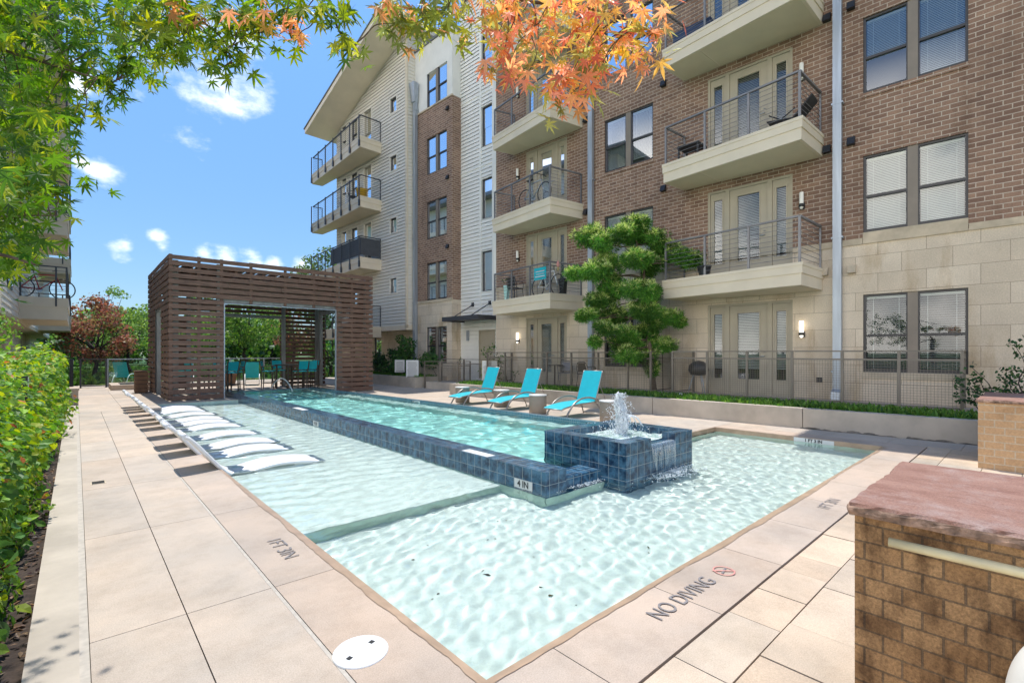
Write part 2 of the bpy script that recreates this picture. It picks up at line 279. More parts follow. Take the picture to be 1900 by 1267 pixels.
# ------------------------------------------------------------------ mesh helpers
class MB:
    def __init__(s): s.V = []; s.F = []; s.MI = []; s.SM = []; s.VC = []
    def poly(s, pts, m=0, smooth=False):
        i = len(s.V); s.V.extend([tuple(p) for p in pts]); s.F.append(tuple(range(i, i + len(pts)))); s.MI.append(m); s.SM.append(smooth)
    def box(s, x0, x1, y0, y1, z0, z1, m=0, skip=''):
        p = [(x0, y0, z0), (x1, y0, z0), (x1, y1, z0), (x0, y1, z0), (x0, y0, z1), (x1, y0, z1), (x1, y1, z1), (x0, y1, z1)]
        for k, f in (('b', (0, 3, 2, 1)), ('t', (4, 5, 6, 7)), ('f', (0, 1, 5, 4)), ('r', (1, 2, 6, 5)), ('k', (2, 3, 7, 6)), ('l', (3, 0, 4, 7))):
            if k in skip: continue
            s.poly([p[i] for i in f], m)
    def hexa(s, a, b, m=0):
        """a: 4 bottom points ccw, b: 4 top points"""
        s.poly([a[3], a[2], a[1], a[0]], m); s.poly(b, m)
        for i in range(4): j = (i + 1) % 4; s.poly([a[i], a[j], b[j], b[i]], m)
    def prism(s, pts, z0, z1, m=0):
        n = len(pts); s.poly([(p[0], p[1], z1) for p in pts], m); s.poly([(p[0], p[1], z0) for p in reversed(pts)], m)
        for i in range(n): a, b = pts[i], pts[(i + 1) % n]; s.poly([(a[0], a[1], z0), (b[0], b[1], z0), (b[0], b[1], z1), (a[0], a[1], z1)], m)
    def bar(s, p, q, w, h, m=0, up=(0, 0, 1)):
        p, q = Vector(p), Vector(q); d = (q - p)
        if d.length < 1e-6: return
        d.normalize(); u = Vector(up)
        if abs(d.dot(u)) > .98: u = Vector((1, 0, 0))
        r = d.cross(u).normalized(); u = r.cross(d).normalized()
        c = [(-1, -1), (1, -1), (1, 1), (-1, 1)]
        A = [p + r * (w / 2 * i) + u * (h / 2 * j) for i, j in c]; B = [q + r * (w / 2 * i) + u * (h / 2 * j) for i, j in c]
        s.hexa(A, B, m)
    def tube(s, pts, r, n=8, m=0, caps=True):
        pts = [Vector(p) for p in pts]; rs = r if isinstance(r, (list, tuple)) else [r] * len(pts)
        base = len(s.V); prevr = None
        for i, p in enumerate(pts):
            d = (pts[min(i + 1, len(pts) - 1)] - pts[max(i - 1, 0)])
            d = d.normalized() if d.length > 1e-9 else Vector((0, 0, 1))
            if prevr is None:
                u = Vector((0, 0, 1)) if abs(d.z) < .9 else Vector((1, 0, 0)); rr = d.cross(u).normalized()
            else: rr = (prevr - d * prevr.dot(d)); rr = rr.normalized() if rr.length > 1e-6 else d.orthogonal().normalized()
            prevr = rr; uu = rr.cross(d)
            for k in range(n):
                a = 2 * math.pi * k / n; s.V.append(tuple(p + (rr * math.cos(a) + uu * math.sin(a)) * rs[i]))
        for i in range(len(pts) - 1):
            for k in range(n):
                k2 = (k + 1) % n
                s.F.append((base + i * n + k, base + i * n + k2, base + (i + 1) * n + k2, base + (i + 1) * n + k)); s.MI.append(m); s.SM.append(True)
        if caps:
            s.F.append(tuple(base + k for k in reversed(range(n)))); s.MI.append(m); s.SM.append(False)
            s.F.append(tuple(base + (len(pts) - 1) * n + k for k in range(n))); s.MI.append(m); s.SM.append(False)
    def lathe(s, prof, cx=0, cy=0, n=24, m=0, caps=True):
        base = len(s.V)
        for r, z in prof:
            for k in range(n): a = 2 * math.pi * k / n; s.V.append((cx + r * math.cos(a), cy + r * math.sin(a), z))
        for i in range(len(prof) - 1):
            for k in range(n):
                k2 = (k + 1) % n; s.F.append((base + i * n + k, base + i * n + k2, base + (i + 1) * n + k2, base + (i + 1) * n + k)); s.MI.append(m); s.SM.append(True)
        if caps:
            s.F.append(tuple(base + k for k in reversed(range(n)))); s.MI.append(m); s.SM.append(False)
            s.F.append(tuple(base + (len(prof) - 1) * n + k for k in range(n))); s.MI.append(m); s.SM.append(False)
    def disc(s, cx, cy, z, r, n=28, m=0): s.poly([(cx + r * math.cos(2 * math.pi * k / n), cy + r * math.sin(2 * math.pi * k / n), z) for k in range(n)], m)
    def ball(s, c, r, m=0, n=8, k=5):
        pr = [(max(1e-4, r * math.sin(math.pi * i / k)), c[2] - r * math.cos(math.pi * i / k)) for i in range(k + 1)]
        s.lathe(pr, c[0], c[1], n, m, caps=False)
    def build(s, name, mats, parent=None, bevel=0, uvoff=(0, 0)):
        me = bpy.data.meshes.new(name)
        me.from_pydata(s.V, [], s.F)
        for mm in (mats if isinstance(mats, (list, tuple)) else [mats]): me.materials.append(mm)
        n = len(s.F)
        me.polygons.foreach_set('material_index', s.MI); me.polygons.foreach_set('use_smooth', s.SM)
        uv = me.uv_layers.new(name='UVMap'); buf = np.zeros((len(me.loops), 2), np.float32)
        V = np.array(s.V, np.float32)
        li = 0
        for f in s.F:
            P = V[list(f)]; e1 = P[1] - P[0]; e2 = P[2] - P[1]; nn = np.abs(np.cross(e1, e2)); ax = int(np.argmax(nn))
            ij = ((1, 2), (0, 2), (0, 1))[ax]
            k = len(f); buf[li:li + k, 0] = P[:, ij[0]] + uvoff[0]; buf[li:li + k, 1] = P[:, ij[1]] + uvoff[1]; li += k
        uv.data.foreach_set('uv', buf.ravel())
        if s.VC:
            ca = me.attributes.new('slabcol', 'FLOAT_COLOR', 'FACE')
            ca.data.foreach_set('color', np.array([(c, c, c, 1) if not isinstance(c, tuple) else (*c, 1) for c in s.VC], np.float32).ravel())
        me.update()
        o = bpy.data.objects.new(name, me); C.objects.link(o)
        if parent: o.parent = parent
        if bevel:
            b = o.modifiers.new('bevel', 'BEVEL'); b.width = bevel; b.segments = 2; b.limit_method = 'ANGLE'; b.angle_limit = R(40)
        return o
def tag(o, label=None, cat=None, group=None, kind=None):
    if label: o['label'] = label
    if cat: o['category'] = cat
    if group: o['group'] = group
    if kind: o['kind'] = kind
    return o
def thing(name, label, cat, loc=(0, 0, 0), rz=0, group=None):
    o = bpy.data.objects.new(name, None); C.objects.link(o); o.empty_display_size = .2
    o.location = loc; o.rotation_euler = (0, 0, rz); return tag(o, label, cat, group)
def struct(o): o['kind'] = 'structure'; return o
def copy_tree(o, parent=None):
    c = o.copy(); C.objects.link(c); c.parent = parent
    for ch in [x for x in o.children]: copy_tree(ch, c)
    return c
def dup(o, loc, rz=None, label=None):
    c = copy_tree(o); c.location = loc
    if rz is not None: c.rotation_euler = (0, 0, rz)
    if label: c['label'] = label
    return c
def smoothpts(P, k=6):
    """Catmull-Rom through points"""
    P = [Vector(p) for p in P]; Q = [P[0] * 2 - P[1]] + P + [P[-1] * 2 - P[-2]]; out = []
    for i in range(1, len(Q) - 2):
        a, b, c, d = Q[i - 1], Q[i], Q[i + 1], Q[i + 2]
        for j in range(k):
            t = j / k; out.append(.5 * ((2 * b) + (c - a) * t + (2 * a - 5 * b + 4 * c - d) * t * t + (-a + 3 * b - 3 * c + d) * t ** 3))
    out.append(P[-1]); return out
def mesh_np(name, V, F, cols, mat, parent=None, smooth=False):
    """V (n,3), F (m,k) uniform faces, cols (n,3) leaf colour"""
    me = bpy.data.meshes.new(name); n, m, k = len(V), len(F), F.shape[1]
    me.vertices.add(n); me.vertices.foreach_set('co', V.astype(np.float32).ravel())
    me.loops.add(m * k); me.loops.foreach_set('vertex_index', F.astype(np.int32).ravel())
    me.polygons.add(m); me.polygons.foreach_set('loop_start', np.arange(0, m * k, k, dtype=np.int32))
    try: me.polygons.foreach_set('loop_total', np.full(m, k, np.int32))
    except Exception: pass
    me.polygons.foreach_set('use_smooth', np.full(m, smooth))
    me.update(calc_edges=True); me.materials.append(mat)
    ca = me.attributes.new('leafcol', 'FLOAT_COLOR', 'POINT')
    ca.data.foreach_set('color', np.concatenate([cols, np.ones((n, 1))], 1).astype(np.float32).ravel())
    o = bpy.data.objects.new(name, me); C.objects.link(o)
    if parent: o.parent = parent
    return o
def unit(a): return a / (np.linalg.norm(a, axis=-1, keepdims=True) + 1e-9)
def leaves(name, P, N, D, size, cols, mat, parent=None, shape='lance', fold=.25):
    """one mesh of many leaves. P centres/bases, N normals, D growth direction, size (n,), cols (n,3)"""
    n = len(P); N = unit(N); D = unit(D - N * (D * N).sum(1, keepdims=True)); S = np.cross(N, D)
    if shape == 'lance':      # diamond leaf folded on its midrib
        T = np.array([(0, 0, 0), (-.22, .4, .06), (0, 1, -.12), (.22, .4, .06), (0, .45, -.04)], float)
        Fc = np.array([(0, 1, 4), (1, 2, 4), (2, 3, 4), (3, 0, 4)])
    elif shape == 'broad':
        T = np.array([(0, 0, 0), (-.34, .35, .05), (-.26, .7, .03), (0, 1, -.14), (.26, .7, .03), (.34, .35, .05), (0, .5, -.05)], float)
        Fc = np.array([(0, 1, 6), (1, 2, 6), (2, 3, 6), (3, 4, 6), (4, 5, 6), (5, 0, 6)])
    elif shape == 'quad':
        T = np.array([(-.5, 0, 0), (-.3, 1, .08), (.35, .9, -.05), (.5, .1, 0)], float); Fc = np.array([(0, 1, 2), (0, 2, 3)])
    elif shape == 'needle':
        T = np.array([(-.06, .25, 0), (0, 1, -.22), (.06, .25, 0), (0, .5, .03)], float); Fc = np.array([(0, 3, 2), (0, 1, 3), (3, 1, 2)])
    elif shape == 'maple':
        pts = [(0, 0)]; L = [.42, .72, .95, 1.0, .95, .72, .42]; A = [-128, -86, -43, 0, 43, 86, 128]
        for i in range(7):
            a = R(A[i]); l = L[i]
            pts.append((math.sin(a - R(21)) * .24, math.cos(a - R(21)) * .24) if i else (math.sin(a - R(20)) * .15, math.cos(a - R(20)) * .15))
            pts.append((math.sin(a - R(11)) * .56 * l, math.cos(a - R(11)) * .56 * l)); pts.append((math.sin(a) * l, math.cos(a) * l)); pts.append((math.sin(a + R(11)) * .56 * l, math.cos(a + R(11)) * .56 * l))
        pts.append((math.sin(R(148)) * .15, math.cos(R(148)) * .15))
        T = np.array([(x, y, -.22 * (x * x + y * y) + .05 * abs(x)) for x, y in pts], float)
        Fc = np.array([(0, i, i + 1) for i in range(1, len(pts) - 1)])
        # petiole
        b = len(T); T = np.vstack([T, [(-.012, 0, 0), (.012, 0, 0), (0, -.75, .12)]]); Fc = np.vstack([Fc, [(b, b + 1, b + 2)]])
    k = len(T)
    sz = size[:, None, None]
    V = P[:, None, :] + sz * (T[None, :, 0:1] * S[:, None, :] + T[None, :, 1:2] * D[:, None, :] + T[None, :, 2:3] * N[:, None, :])
    Fa = (Fc[None] + (np.arange(n) * k)[:, None, None]).reshape(-1, 3)
    cc = np.repeat(cols, k, axis=0)
    return mesh_np(name, V.reshape(-1, 3), Fa, cc, mat, parent)
def pick(pal, n, jit=.18, rng=None):
    rng = rng or nrng; pal = np.array(pal, float); c = pal[rng.integers(0, len(pal), n)]
    return np.clip(c * (1 + rng.normal(0, jit, (n, 1))) + rng.normal(0, .006, (n, 3)), .003, .9)
def clump_points(clumps, per, rng, flat=.75, shell=.5):
    """points through clumps (cx,cy,cz,r): denser near the outside of each clump"""
    Ps, Ns = [], []
    for cx, cy, cz, r in clumps:
        n = max(4, int(per * r * r)); d = unit(rng.normal(0, 1, (n, 3))); rad = r * (shell + (1 - shell) * rng.random((n, 1)) ** .6) * rng.uniform(.72, 1.12, (n, 1))
        p = d * rad; p[:, 2] *= flat
        Ps.append(p + np.array((cx, cy, cz))); Ns.append(d)
    return np.vstack(Ps), np.vstack(Ns)
# ------------------------------------------------------------------ ground, deck, pool
def build_ground():
    mb = MB(); z = -.14
    for x0, x1, y0, y1 in ((-1500, 1500, -1500, -3), (-1500, 1500, 30, 1500), (-1500, -.5, -3, 30), (13, 1500, -3, 30)):
        mb.poly([(x0, y0, z), (x1, y0, z), (x1, y1, z), (x0, y1, z)])
    struct(mb.build('ground', M['grass']))
    mb = MB(); mb.box(-3.2, -.19, -3, 30, -.14, -.06); struct(mb.build('planting_bed', M['soil']))
    mb = MB(); mb.box(-.185, .012, -3, 29.5, -.3, .004); struct(mb.build('kerb_strip', M['concrete']))
    mb = MB(); mb.box(.012, .05, -3, 29.5, -.3, -.006); struct(mb.build('kerb_joint', M['caulk']))
build_ground()

def slab(mb, pts, g=.0028, z=0, th=.07, jit=.07, warm=.025):
    """one paving slab: quad pts ccw, shrunk by the joint"""
    c = Vector((sum(p[0] for p in pts) / 4, sum(p[1] for p in pts) / 4)); q = []
    for p in pts:
        v = Vector(p) - c; q.append((p[0] - math.copysign(g, v.x), p[1] - math.copysign(g, v.y)))
    n0 = len(mb.F); mb.prism(q, z - th, z); k = 1 + rnd.uniform(-jit, jit); w = rnd.uniform(-warm, warm)
    mb.VC.extend([(k * (1 + w), k, k * (1 - w))] * (len(mb.F) - n0))
def grid(mb, xs, ys, **kw):
    for i in range(len(xs) - 1):
        for j in range(len(ys) - 1): slab(mb, [(xs[i], ys[j]), (xs[i + 1], ys[j]), (xs[i + 1], ys[j + 1]), (xs[i], ys[j + 1])], **kw)
def rng_(a, b, st): n = max(1, round((b - a) / st)); return [a + (b - a) * i / n for i in range(n + 1)]
PX0, PX1, PY0, PY1 = 1.40, 9.60, 1.72, 4.46        # shallow pool in front
LX1, LY1 = 3.86, 17.35                              # sun shelf on the left
CXR = lambda y: 8.05 - (y - 4.5) * .046             # right hand rim of the long channel
def build_deck():
    rows = [1.455 + 1.855 * i for i in range(-3, 9)]
    mb = MB()
    grid(mb, [.05, .472], rows); grid(mb, [.472, .925], rows)
    mb.VC and None
    last = rows[-1]
    grid(mb, [.05, .93, 1.75], [last, 18.8, 20.7, 22.6, 24.5]); grid(mb, [.05, 1.75], rng_(24.5, 29.8, 1.8))
    # lounge deck on the right of the channel
    ys = rng_(PY1 + .02, 22, 1.2)
    for j in range(len(ys) - 1):
        a, b = ys[j], ys[j + 1]
        xa, xb = CXR(a) + .01, CXR(b) + .01
        if j == 0: xs = [9.62]
        slab(mb, [(xa, a), (9.2, a), (9.2, b), (xb, b)], jit=.035)
        slab(mb, [(9.2, a), (10.5, a), (10.5, b), (9.2, b)], jit=.035); slab(mb, [(10.5, a), (11.75, a), (11.75, b), (10.5, b)], jit=.035)
    grid(mb, [10.07, 10.95, 11.75], rng_(-2.8, PY1 + .02, .95), jit=.04)
    grid(mb, [1.75, 3.6, 5.4, 7.25], rng_(20.6, 29.8, 1.8)); grid(mb, [7.25, 9, 11, 13], rng_(22, 29.8, 1.8))
    struct(mb.build('pool_deck', M['deck']))
    mb = MB()
    grid(mb, [.945, PX0 - .035], [r for r in rows if r < 16.5])
    slab(mb, [(.945, 1.47), (PX0 - .035, 1.47), (PX0 - .035, 1.455), (.945, 1.455)][::-1]) if False else None
    xs = [PX0 - .035, 1.80] + [1.80 + .95 * i for i in range(1, 9)]
    xs = [x for x in xs if x < 9.5] + [9.64]
    grid(mb, xs, [1.235, PY0 - .035], jit=.04)
    grid(mb, [9.64, 10.065], rng_(1.235, PY1 + .02, .95), jit=.04)
    slab(mb, [(6.72, PY1 + .03), (9.62, PY1 + .03), (9.62, PY1 + .06), (6.72, PY1 + .06)]) if False else None
    struct(mb.build('pool_coping', M['coping']))
    # damp rim of the coping nosing, down to the water
    mb = MB(); w = .035
    mb.box(PX0 - w, PX0, PY0 - w, LY1, -.12, -.003); mb.box(PX0, PX1, PY0 - w, PY0, -.12, -.003); mb.box(PX1, PX1 + w, PY0 - w, PY1, -.12, -.003)
    mb.box(6.72, PX1 + w, PY1, PY1 + w, -.12, -.003)
    struct(mb.build('coping_edge', M['wetedge']))
    # irregular band of dampness along the rim
    mb = MB(); rr = random.Random(3)
    def damp(p0, p1, nrm):
        n = 150; pts = []; w0 = .02
        for i in range(n + 1):
            t = i / n; w0 = min(.035, max(.002, w0 + rr.uniform(-.006, .006))); p = Vector(p0).lerp(Vector(p1), t); pts.append((p, p + Vector(nrm) * w0))
        for i in range(n): mb.poly([(*pts[i][0], .0045), (*pts[i + 1][0], .0045), (*pts[i + 1][1], .0045), (*pts[i][1], .0045)])
    damp((PX0 - w, PY0 - w), (PX0 - w, 6.4), (-1, 0)); damp((PX0 - w, PY0 - w), (PX1, PY0 - w), (0, -1))
    struct(mb.build('damp_patch', M['wetedge']))
    # pavers outside the coping on the near side
    mb = MB(); y = 1.225; rr = random.Random(21)
    while y > -2.6:
        h = rr.choice([.28, .36, .42]); x = .945 + rr.uniform(0, .02)
        while x < 10.05:
            wd = min(rr.choice([.32, .42, .5, .62]), 10.06 - x)
            if 10.06 - x - wd < .2: wd = 10.06 - x
            slab(mb, [(x, y - h), (x + wd, y - h), (x + wd, y), (x, y)], g=.0035, z=rr.uniform(-.004, .001), jit=.12, warm=.05); x += wd
        y -= h
    struct(mb.build('stone_paving', M['paver']))
    # sub-base seen in the joints
    mb = MB(); z = -.028
    for x0, x1, y0, y1 in ((.05, PX0 - .03, -3, 30), (PX0 - .03, 11.76, -3, PY0 - .03), (PX1 + .03, 11.76, PY0 - .03, PY1 + .03), (8.1, 11.76, PY1 + .04, 30), (PX0 - .03, 8.1, 20.55, 30)):
        mb.poly([(x0, y0, z), (x1, y0, z), (x1, y1, z), (x0, y1, z)])
    mb.poly([(CXR(4.5), 4.5, z), (8.1, 4.5, z), (8.1, 20.55, z), (CXR(20.55), 20.55, z)])
    struct(mb.build('deck_joints', M['joint']))
    mb = MB(); mb.box(.925, .945, -2.5, 17, -.03, -.003); struct(mb.build('joint_sealant', M['caulk']))
    # plinth in front of the pergola
    mb = MB(); grid(mb, [1.42, 2.7, 3.9], [LY1 + .02, 19.0, 20.6], z=.004); struct(mb.build('pergola_floor', M['deck']))
build_deck()

def build_pool():
    LZ, FZ, CZ = -.20, -.46, -.95
    mb = MB(); mb.poly([(PX0, PY0, FZ), (PX1, PY0, FZ), (PX1, PY1, FZ), (PX0, PY1, FZ)])
    mb.poly([(PX0, PY1, LZ), (LX1 + .1, PY1, LZ), (LX1 + .1, LY1, LZ), (PX0, LY1, LZ)])
    fl = struct(mb.build('pool_floor', M['plaster'])); fl.cycles.is_caustics_receiver = True
    mb = MB()
    mb.poly([(PX0, PY1 - .003, FZ), (LX1 + .1, PY1 - .003, FZ), (LX1 + .1, PY1 - .003, LZ - .02), (PX0, PY1 - .003, LZ - .02)])
    mb.poly([(LX1, PY1 - .05, FZ), (PX1, PY1 - .05, FZ), (PX1, PY1 - .05, -.1), (LX1, PY1 - .05, -.1)])
    mb.poly([(PX1 - .002, PY0, FZ), (PX1 - .002, PY1, FZ), (PX1 - .002, PY1, -.1), (PX1 - .002, PY0, -.1)])
    mb.poly([(PX0 + .002, PY0, FZ), (PX0 + .002, LY1, FZ), (PX0 + .002, LY1, -.1), (PX0 + .002, PY0, -.1)])
    mb.poly([(PX0, PY0 + .002, FZ), (PX1, PY0 + .002, FZ), (PX1, PY0 + .002, -.1), (PX0, PY0 + .002, -.1)])
    mb.poly([(PX0, LY1 - .002, LZ), (LX1, LY1 - .002, LZ), (LX1, LY1 - .002, 0), (PX0, LY1 - .002, 0)])
    w_ = struct(mb.build('pool_sides', M['greenplaster'])); w_.cycles.is_caustics_receiver = True
    mb = MB(); mb.box(PX0, LX1, PY1 - .015, PY1 + .05, LZ - .025, LZ + .006); st = struct(mb.build('shelf_nosing', M['plaster'], bevel=.008)); st.cycles.is_caustics_receiver = True
    mb = MB(); mb.box(PX0 - .02, LX1 + .05, LY1, LY1 + .09, -.1, .01); struct(mb.build('shelf_kerb', M['stonecap'], bevel=.01))
    # ---- long blue tiled wall between sun shelf and channel, stepping down to a spill lip at its near end
    t = thing('tiled_pool_wall', 'long low blue-tiled wall between the white sun shelf and the water channel', 'pool wall')
    mb = MB(); mb.box(LX1, 4.2, 3.70, 19.4, FZ, .175); a = mb.build('wall_body', M['bluetile'], t, bevel=.006, uvoff=(.03, .128))
    mb = MB(); mb.box(4.2, 4.92, 3.74, 4.06, FZ, .045); mb.build('spill_lip', M['bluetile'], t, bevel=.006, uvoff=(.03, -.02))
    mb = MB(); mb.box(LX1 - .012, LX1 - .001, 3.70, 19.4, FZ, -.17); mb.box(LX1, 4.9, 3.68, 3.695, FZ, -.19); mb.build('base_band', M['greenplaster'], t)
    def depth_tile(cx, cz, w, h, txt, y=None, x=None, face='y', par=t, off=.004):
        mb = MB()
        if face == 'x-': mb.box(x - .006, x + .004, y - w / 2, y + w / 2, cz - h / 2, cz + h / 2)
        elif face == 'x+': mb.box(x - .004, x + .006, y - w / 2, y + w / 2, cz - h / 2, cz + h / 2)
        else: mb.box(cx - w / 2, cx + w / 2, y - w / 2, y + w / 2, cz, cz + .006)
        tl = mb.build('depth_tile', M['whitesign'], par)
        if txt:
            if face == 'x-': text(txt, h * 1.0, (x - .0085, y, cz), (R(90), 0, R(-90)), M['black'], tl, bold=.003)
            elif face == 'x+': text(txt, h * .72, (x + .0085, y, cz), (R(90), 0, R(90)), M['ink'], tl)
        return tl
    depth_tile(None, -.03, .30, .105, '4 IN', x=LX1, y=4.06, face='x-')
    depth_tile(None, -.03, .30, .105, '4 IN', x=LX1, y=10.6, face='x-')
    mb = MB(); mb.box(LX1 + .02, LX1 + .16, 4.75, 5.3, .176, .179); mb.build('depth_tile', M['whitesign'], t)
    mb = MB(); mb.box(LX1 + .02, LX1 + .16, 11.5, 12.2, .176, .179); mb.build('depth_tile', M['whitesign'], t)
    # ---- rim on the far side of the channel and channel basin
    t2 = thing('channel_rim', 'narrow blue mosaic rim between the water channel and the lounger deck', 'pool edge')
    mb = MB(); W = .17
    P = lambda y, o: (CXR(y) - o, y)
    ya, yb = 4.55, 20.4
    for (o0, o1, z0, z1) in ((0, W, -.95, .095),):
        mb.hexa([(*P(ya, o1), z0), (*P(ya, o0), z0), (*P(yb, o0), z0), (*P(yb, o1), z0)], [(*P(ya, o1), z1), (*P(ya, o0), z1), (*P(yb, o0), z1), (*P(yb, o1), z1)])
    mb.box(6.6, CXR(4.55), 4.47, 4.64, -.95, .095)
    mb.box(LX1, CXR(20.4), 20.3, 20.5, -.95, .06)
    mb.build('rim_body', M['bluemosaic'], t2, bevel=.005)
    depth_tile(None, -.045, .62, .07, '1 FT 3 IN', x=PX1 - .004, y=2.7, face='x-', par=w_)
    depth_tile(None, .03, .62, .1, '3 FT 6 IN', x=CXR(6.15) - W, y=6.15, face='x-', par=t2)
    depth_tile(None, .03, .55, .1, '3 FT 6 IN', x=CXR(12.6) - W, y=12.6, face='x-', par=t2)
    mb = MB(); mb.poly([(4.2, 4.0, CZ), (8.1, 4.0, CZ), (8.1, 20.4, CZ), (4.2, 20.4, CZ)])
    mb.poly([(4.202, 4.06, CZ), (4.202, 20.4, CZ), (4.202, 20.4, -.1), (4.202, 4.06, -.1)]); mb.poly([(4.2, 20.297, CZ), (8, 20.297, CZ), (8, 20.297, -.1), (4.2, 20.297, -.1)])
    f2 = struct(mb.build('channel_basin', M['deepplaster'])); f2.cycles.is_caustics_receiver = True
    mb = MB(); st_ = .45; n = 4      # seat-like pale step along the far side of the channel
    mb.hexa([(*P(4.64, .62), CZ), (*P(4.64, W), CZ), (*P(20.3, W), CZ), (*P(20.3, .62), CZ)], [(*P(4.64, .62), -.32), (*P(4.64, W), -.32), (*P(20.3, W), -.32), (*P(20.3, .62), -.32)])
    f3 = struct(mb.build('channel_step', M['plaster'])); f3.cycles.is_caustics_receiver = True
    # ---- fountain
    f = thing('fountain', 'square blue-tiled fountain basin with a bubbling white jet in the pool', 'fountain')
    X0, X1, Y0, Y1, T, ZT = 4.9, 6.52, 3.36, 4.72, .2, .41
    mb = MB()
    nx0, nx1 = 5.45, 6.05          # spill notch on the near face
    zb = -.62
    mb.box(X0, X0 + T, Y0, Y1, zb, ZT); mb.box(X1 - T, X1, Y0, Y1, zb, ZT); mb.box(X0 + T, X1 - T, Y1 - T, Y1, zb, ZT)
    mb.box(X0 + T, nx0, Y0, Y0 + T, zb, ZT); mb.box(nx1, X1 - T, Y0, Y0 + T, zb, ZT); mb.box(nx0, nx1, Y0, Y0 + T, zb, ZT - .105)
    mb.build('basin', M['bluetile'], f, bevel=.006, uvoff=(.03, .046))
    mb = MB(); mb.poly([(X0 + T, Y0 + T, .02), (X1 - T, Y0 + T, .02), (X1 - T, Y1 - T, .02), (X0 + T, Y1 - T, .02)]); mb.build('basin_floor', M['greenplaster'], f)
    # churned water in the basin
    n = 46; V = []; F = []
    rr = np.random.default_rng(2)
    xs = np.linspace(X0 + T, X1 - T, n); ys = np.linspace(Y0 + T, Y1 - T, n)
    X, Y = np.meshgrid(xs, ys, indexing='ij'); Z = .318 + waves(X, Y, 22, .07, .3, .012, 8)
    jx, jy = 5.74, 4.03; d = np.hypot(X - jx, Y - jy); Z += .05 * np.exp(-(d / .22) ** 2)
    grid_obj('fountain_water', X, Y, Z, M['spray_water'], f)
    # jet: ragged column plus droplets
    mb = MB(); rr = random.Random(5)
    def col_(cx, cy, z0, z1, r0, r1, seed, n=26, k=20, amp=.32):
        q = np.random.default_rng(seed); ph = q.uniform(0, 6.28, 8)
        prof = []; base = len(mb.V)
        for i in range(k + 1):
            t_ = i / k; r = r0 + (r1 - r0) * t_ ** 1.2
            if t_ > .85: r *= max(.12, (1 - ((t_ - .85) / .15) ** 2) ** .5 if t_ < 1 else .1)
            for j in range(n):
                a = 2 * math.pi * j / n
                rrr = r * (1 + amp * (math.sin(3 * a + ph[0] + 7 * t_) * .4 + math.sin(5 * a + ph[1] - 13 * t_) * .35 + math.sin(9 * a + ph[2] + 23 * t_) * .3 + q.normal(0, .22)))
                mb.V.append((cx + rrr * math.cos(a) + .02 * math.sin(5 * t_ + ph[3]), cy + rrr * math.sin(a) + .02 * math.sin(6 * t_ + ph[4]), z0 + (z1 - z0) * t_ + q.normal(0, .008)))
        for i in range(k):
            for j in range(n):
                j2 = (j + 1) % n; mb.F.append((base + i * n + j, base + i * n + j2, base + (i + 1) * n + j2, base + (i + 1) * n + j)); mb.MI.append(0); mb.SM.append(True)
        mb.F.append(tuple(base + k * n + j for j in range(n))); mb.MI.append(0); mb.SM.append(True)
    col_(jx, jy, .30, .82, .088, .05, 1, n=34, k=34, amp=.30); col_(jx - .03, jy + .01, .5, .95, .05, .018, 2, k=26, amp=.42); col_(jx + .04, jy - .02, .45, .80, .042, .012, 3, k=26, amp=.42)
    mb.build('water_core', M['jetwater'], f); mb = MB()
    for i in range(2400):     # the column is mostly torn drops
        t_ = rr.random() ** 1.15; z = .31 + .62 * t_; w_ = .085 * (1 - .55 * t_) + .014
        a = rr.uniform(0, 6.28); r = abs(rr.gauss(0, w_)); cx, cy = jx - .02 * t_ + r * math.cos(a), jy + r * math.sin(a); s = rr.uniform(.003, .0095) * (1 if r < w_ else .7)
        if i % 3: mb.ball((cx, cy, z), s, n=5, k=3)
        else: mb.tube([(cx, cy, z - s * 2.2), (cx + rr.uniform(-.006, .006), cy, z), (cx, cy, z + s * 2.4)], [s * .3, s * .85, s * .2], 5)
    for i in range(260):
        a = rr.uniform(0, 6.28); t_ = rr.random(); r = .14 + .26 * rr.random() ** 2.2; z = .33 + .55 * t_ * (1 - .8 * (r - .14) / .26); mb.ball((jx + r * math.cos(a), jy + r * math.sin(a), z), rr.uniform(.003, .008), n=5, k=3)
    for i in range(9):     # thin arcs of spray
        a = rr.uniform(-1.2, .9); pts = []; v = rr.uniform(.25, .45)
        for k in range(7): t_ = k / 6; pts.append((jx + math.cos(a) * (.1 + v * t_ * .55), jy + math.sin(a) * (.1 + v * t_ * .55), .55 + .33 * t_ - .42 * t_ * t_ + rr.uniform(-.01, .01)))
        mb.tube(pts, [.008, .010, .006, .008, .006, .007, .003], 5)
    mb.build('water_jet', M['spray'], f)
    # sheet of water over the notch and foam where it lands
    mb = MB(); 
    for i in range(26):
        x = nx0 + .02 + (nx1 - nx0 - .04) * i / 25 + rr.uniform(-.01, .01); l = rr.uniform(.22, .40); y = Y0 - .012 - rr.uniform(0, .012)
        mb.tube([(x, Y0 + .06, .318), (x, Y0 - .005, .312), (x + rr.uniform(-.006, .006), y, .312 - l * .5), (x + rr.uniform(-.01, .01), y - .006, .312 - l)], [.005, .006, .005, .002], 5)
    mb.build('spill_sheet', M['filmwater'], f)
    mb = MB()
    for i in range(900):
        x = rr.gauss((nx0 + nx1) / 2 + .12, .27); y = Y0 - .005 - abs(rr.gauss(0, .12)); mb.ball((x, y, -.080 + rr.uniform(-.006, .012) + .03 * max(0, rr.gauss(0, .5)) * (y > Y0 - .1)), rr.uniform(.002, .009), n=5, k=3)
    for i in range(220): mb.ball((4.55 + rr.gauss(0, .18), 3.735 - abs(rr.gauss(0, .06)), -.08 + rr.uniform(-.004, .014)), rr.uniform(.002, .008), n=5, k=3)
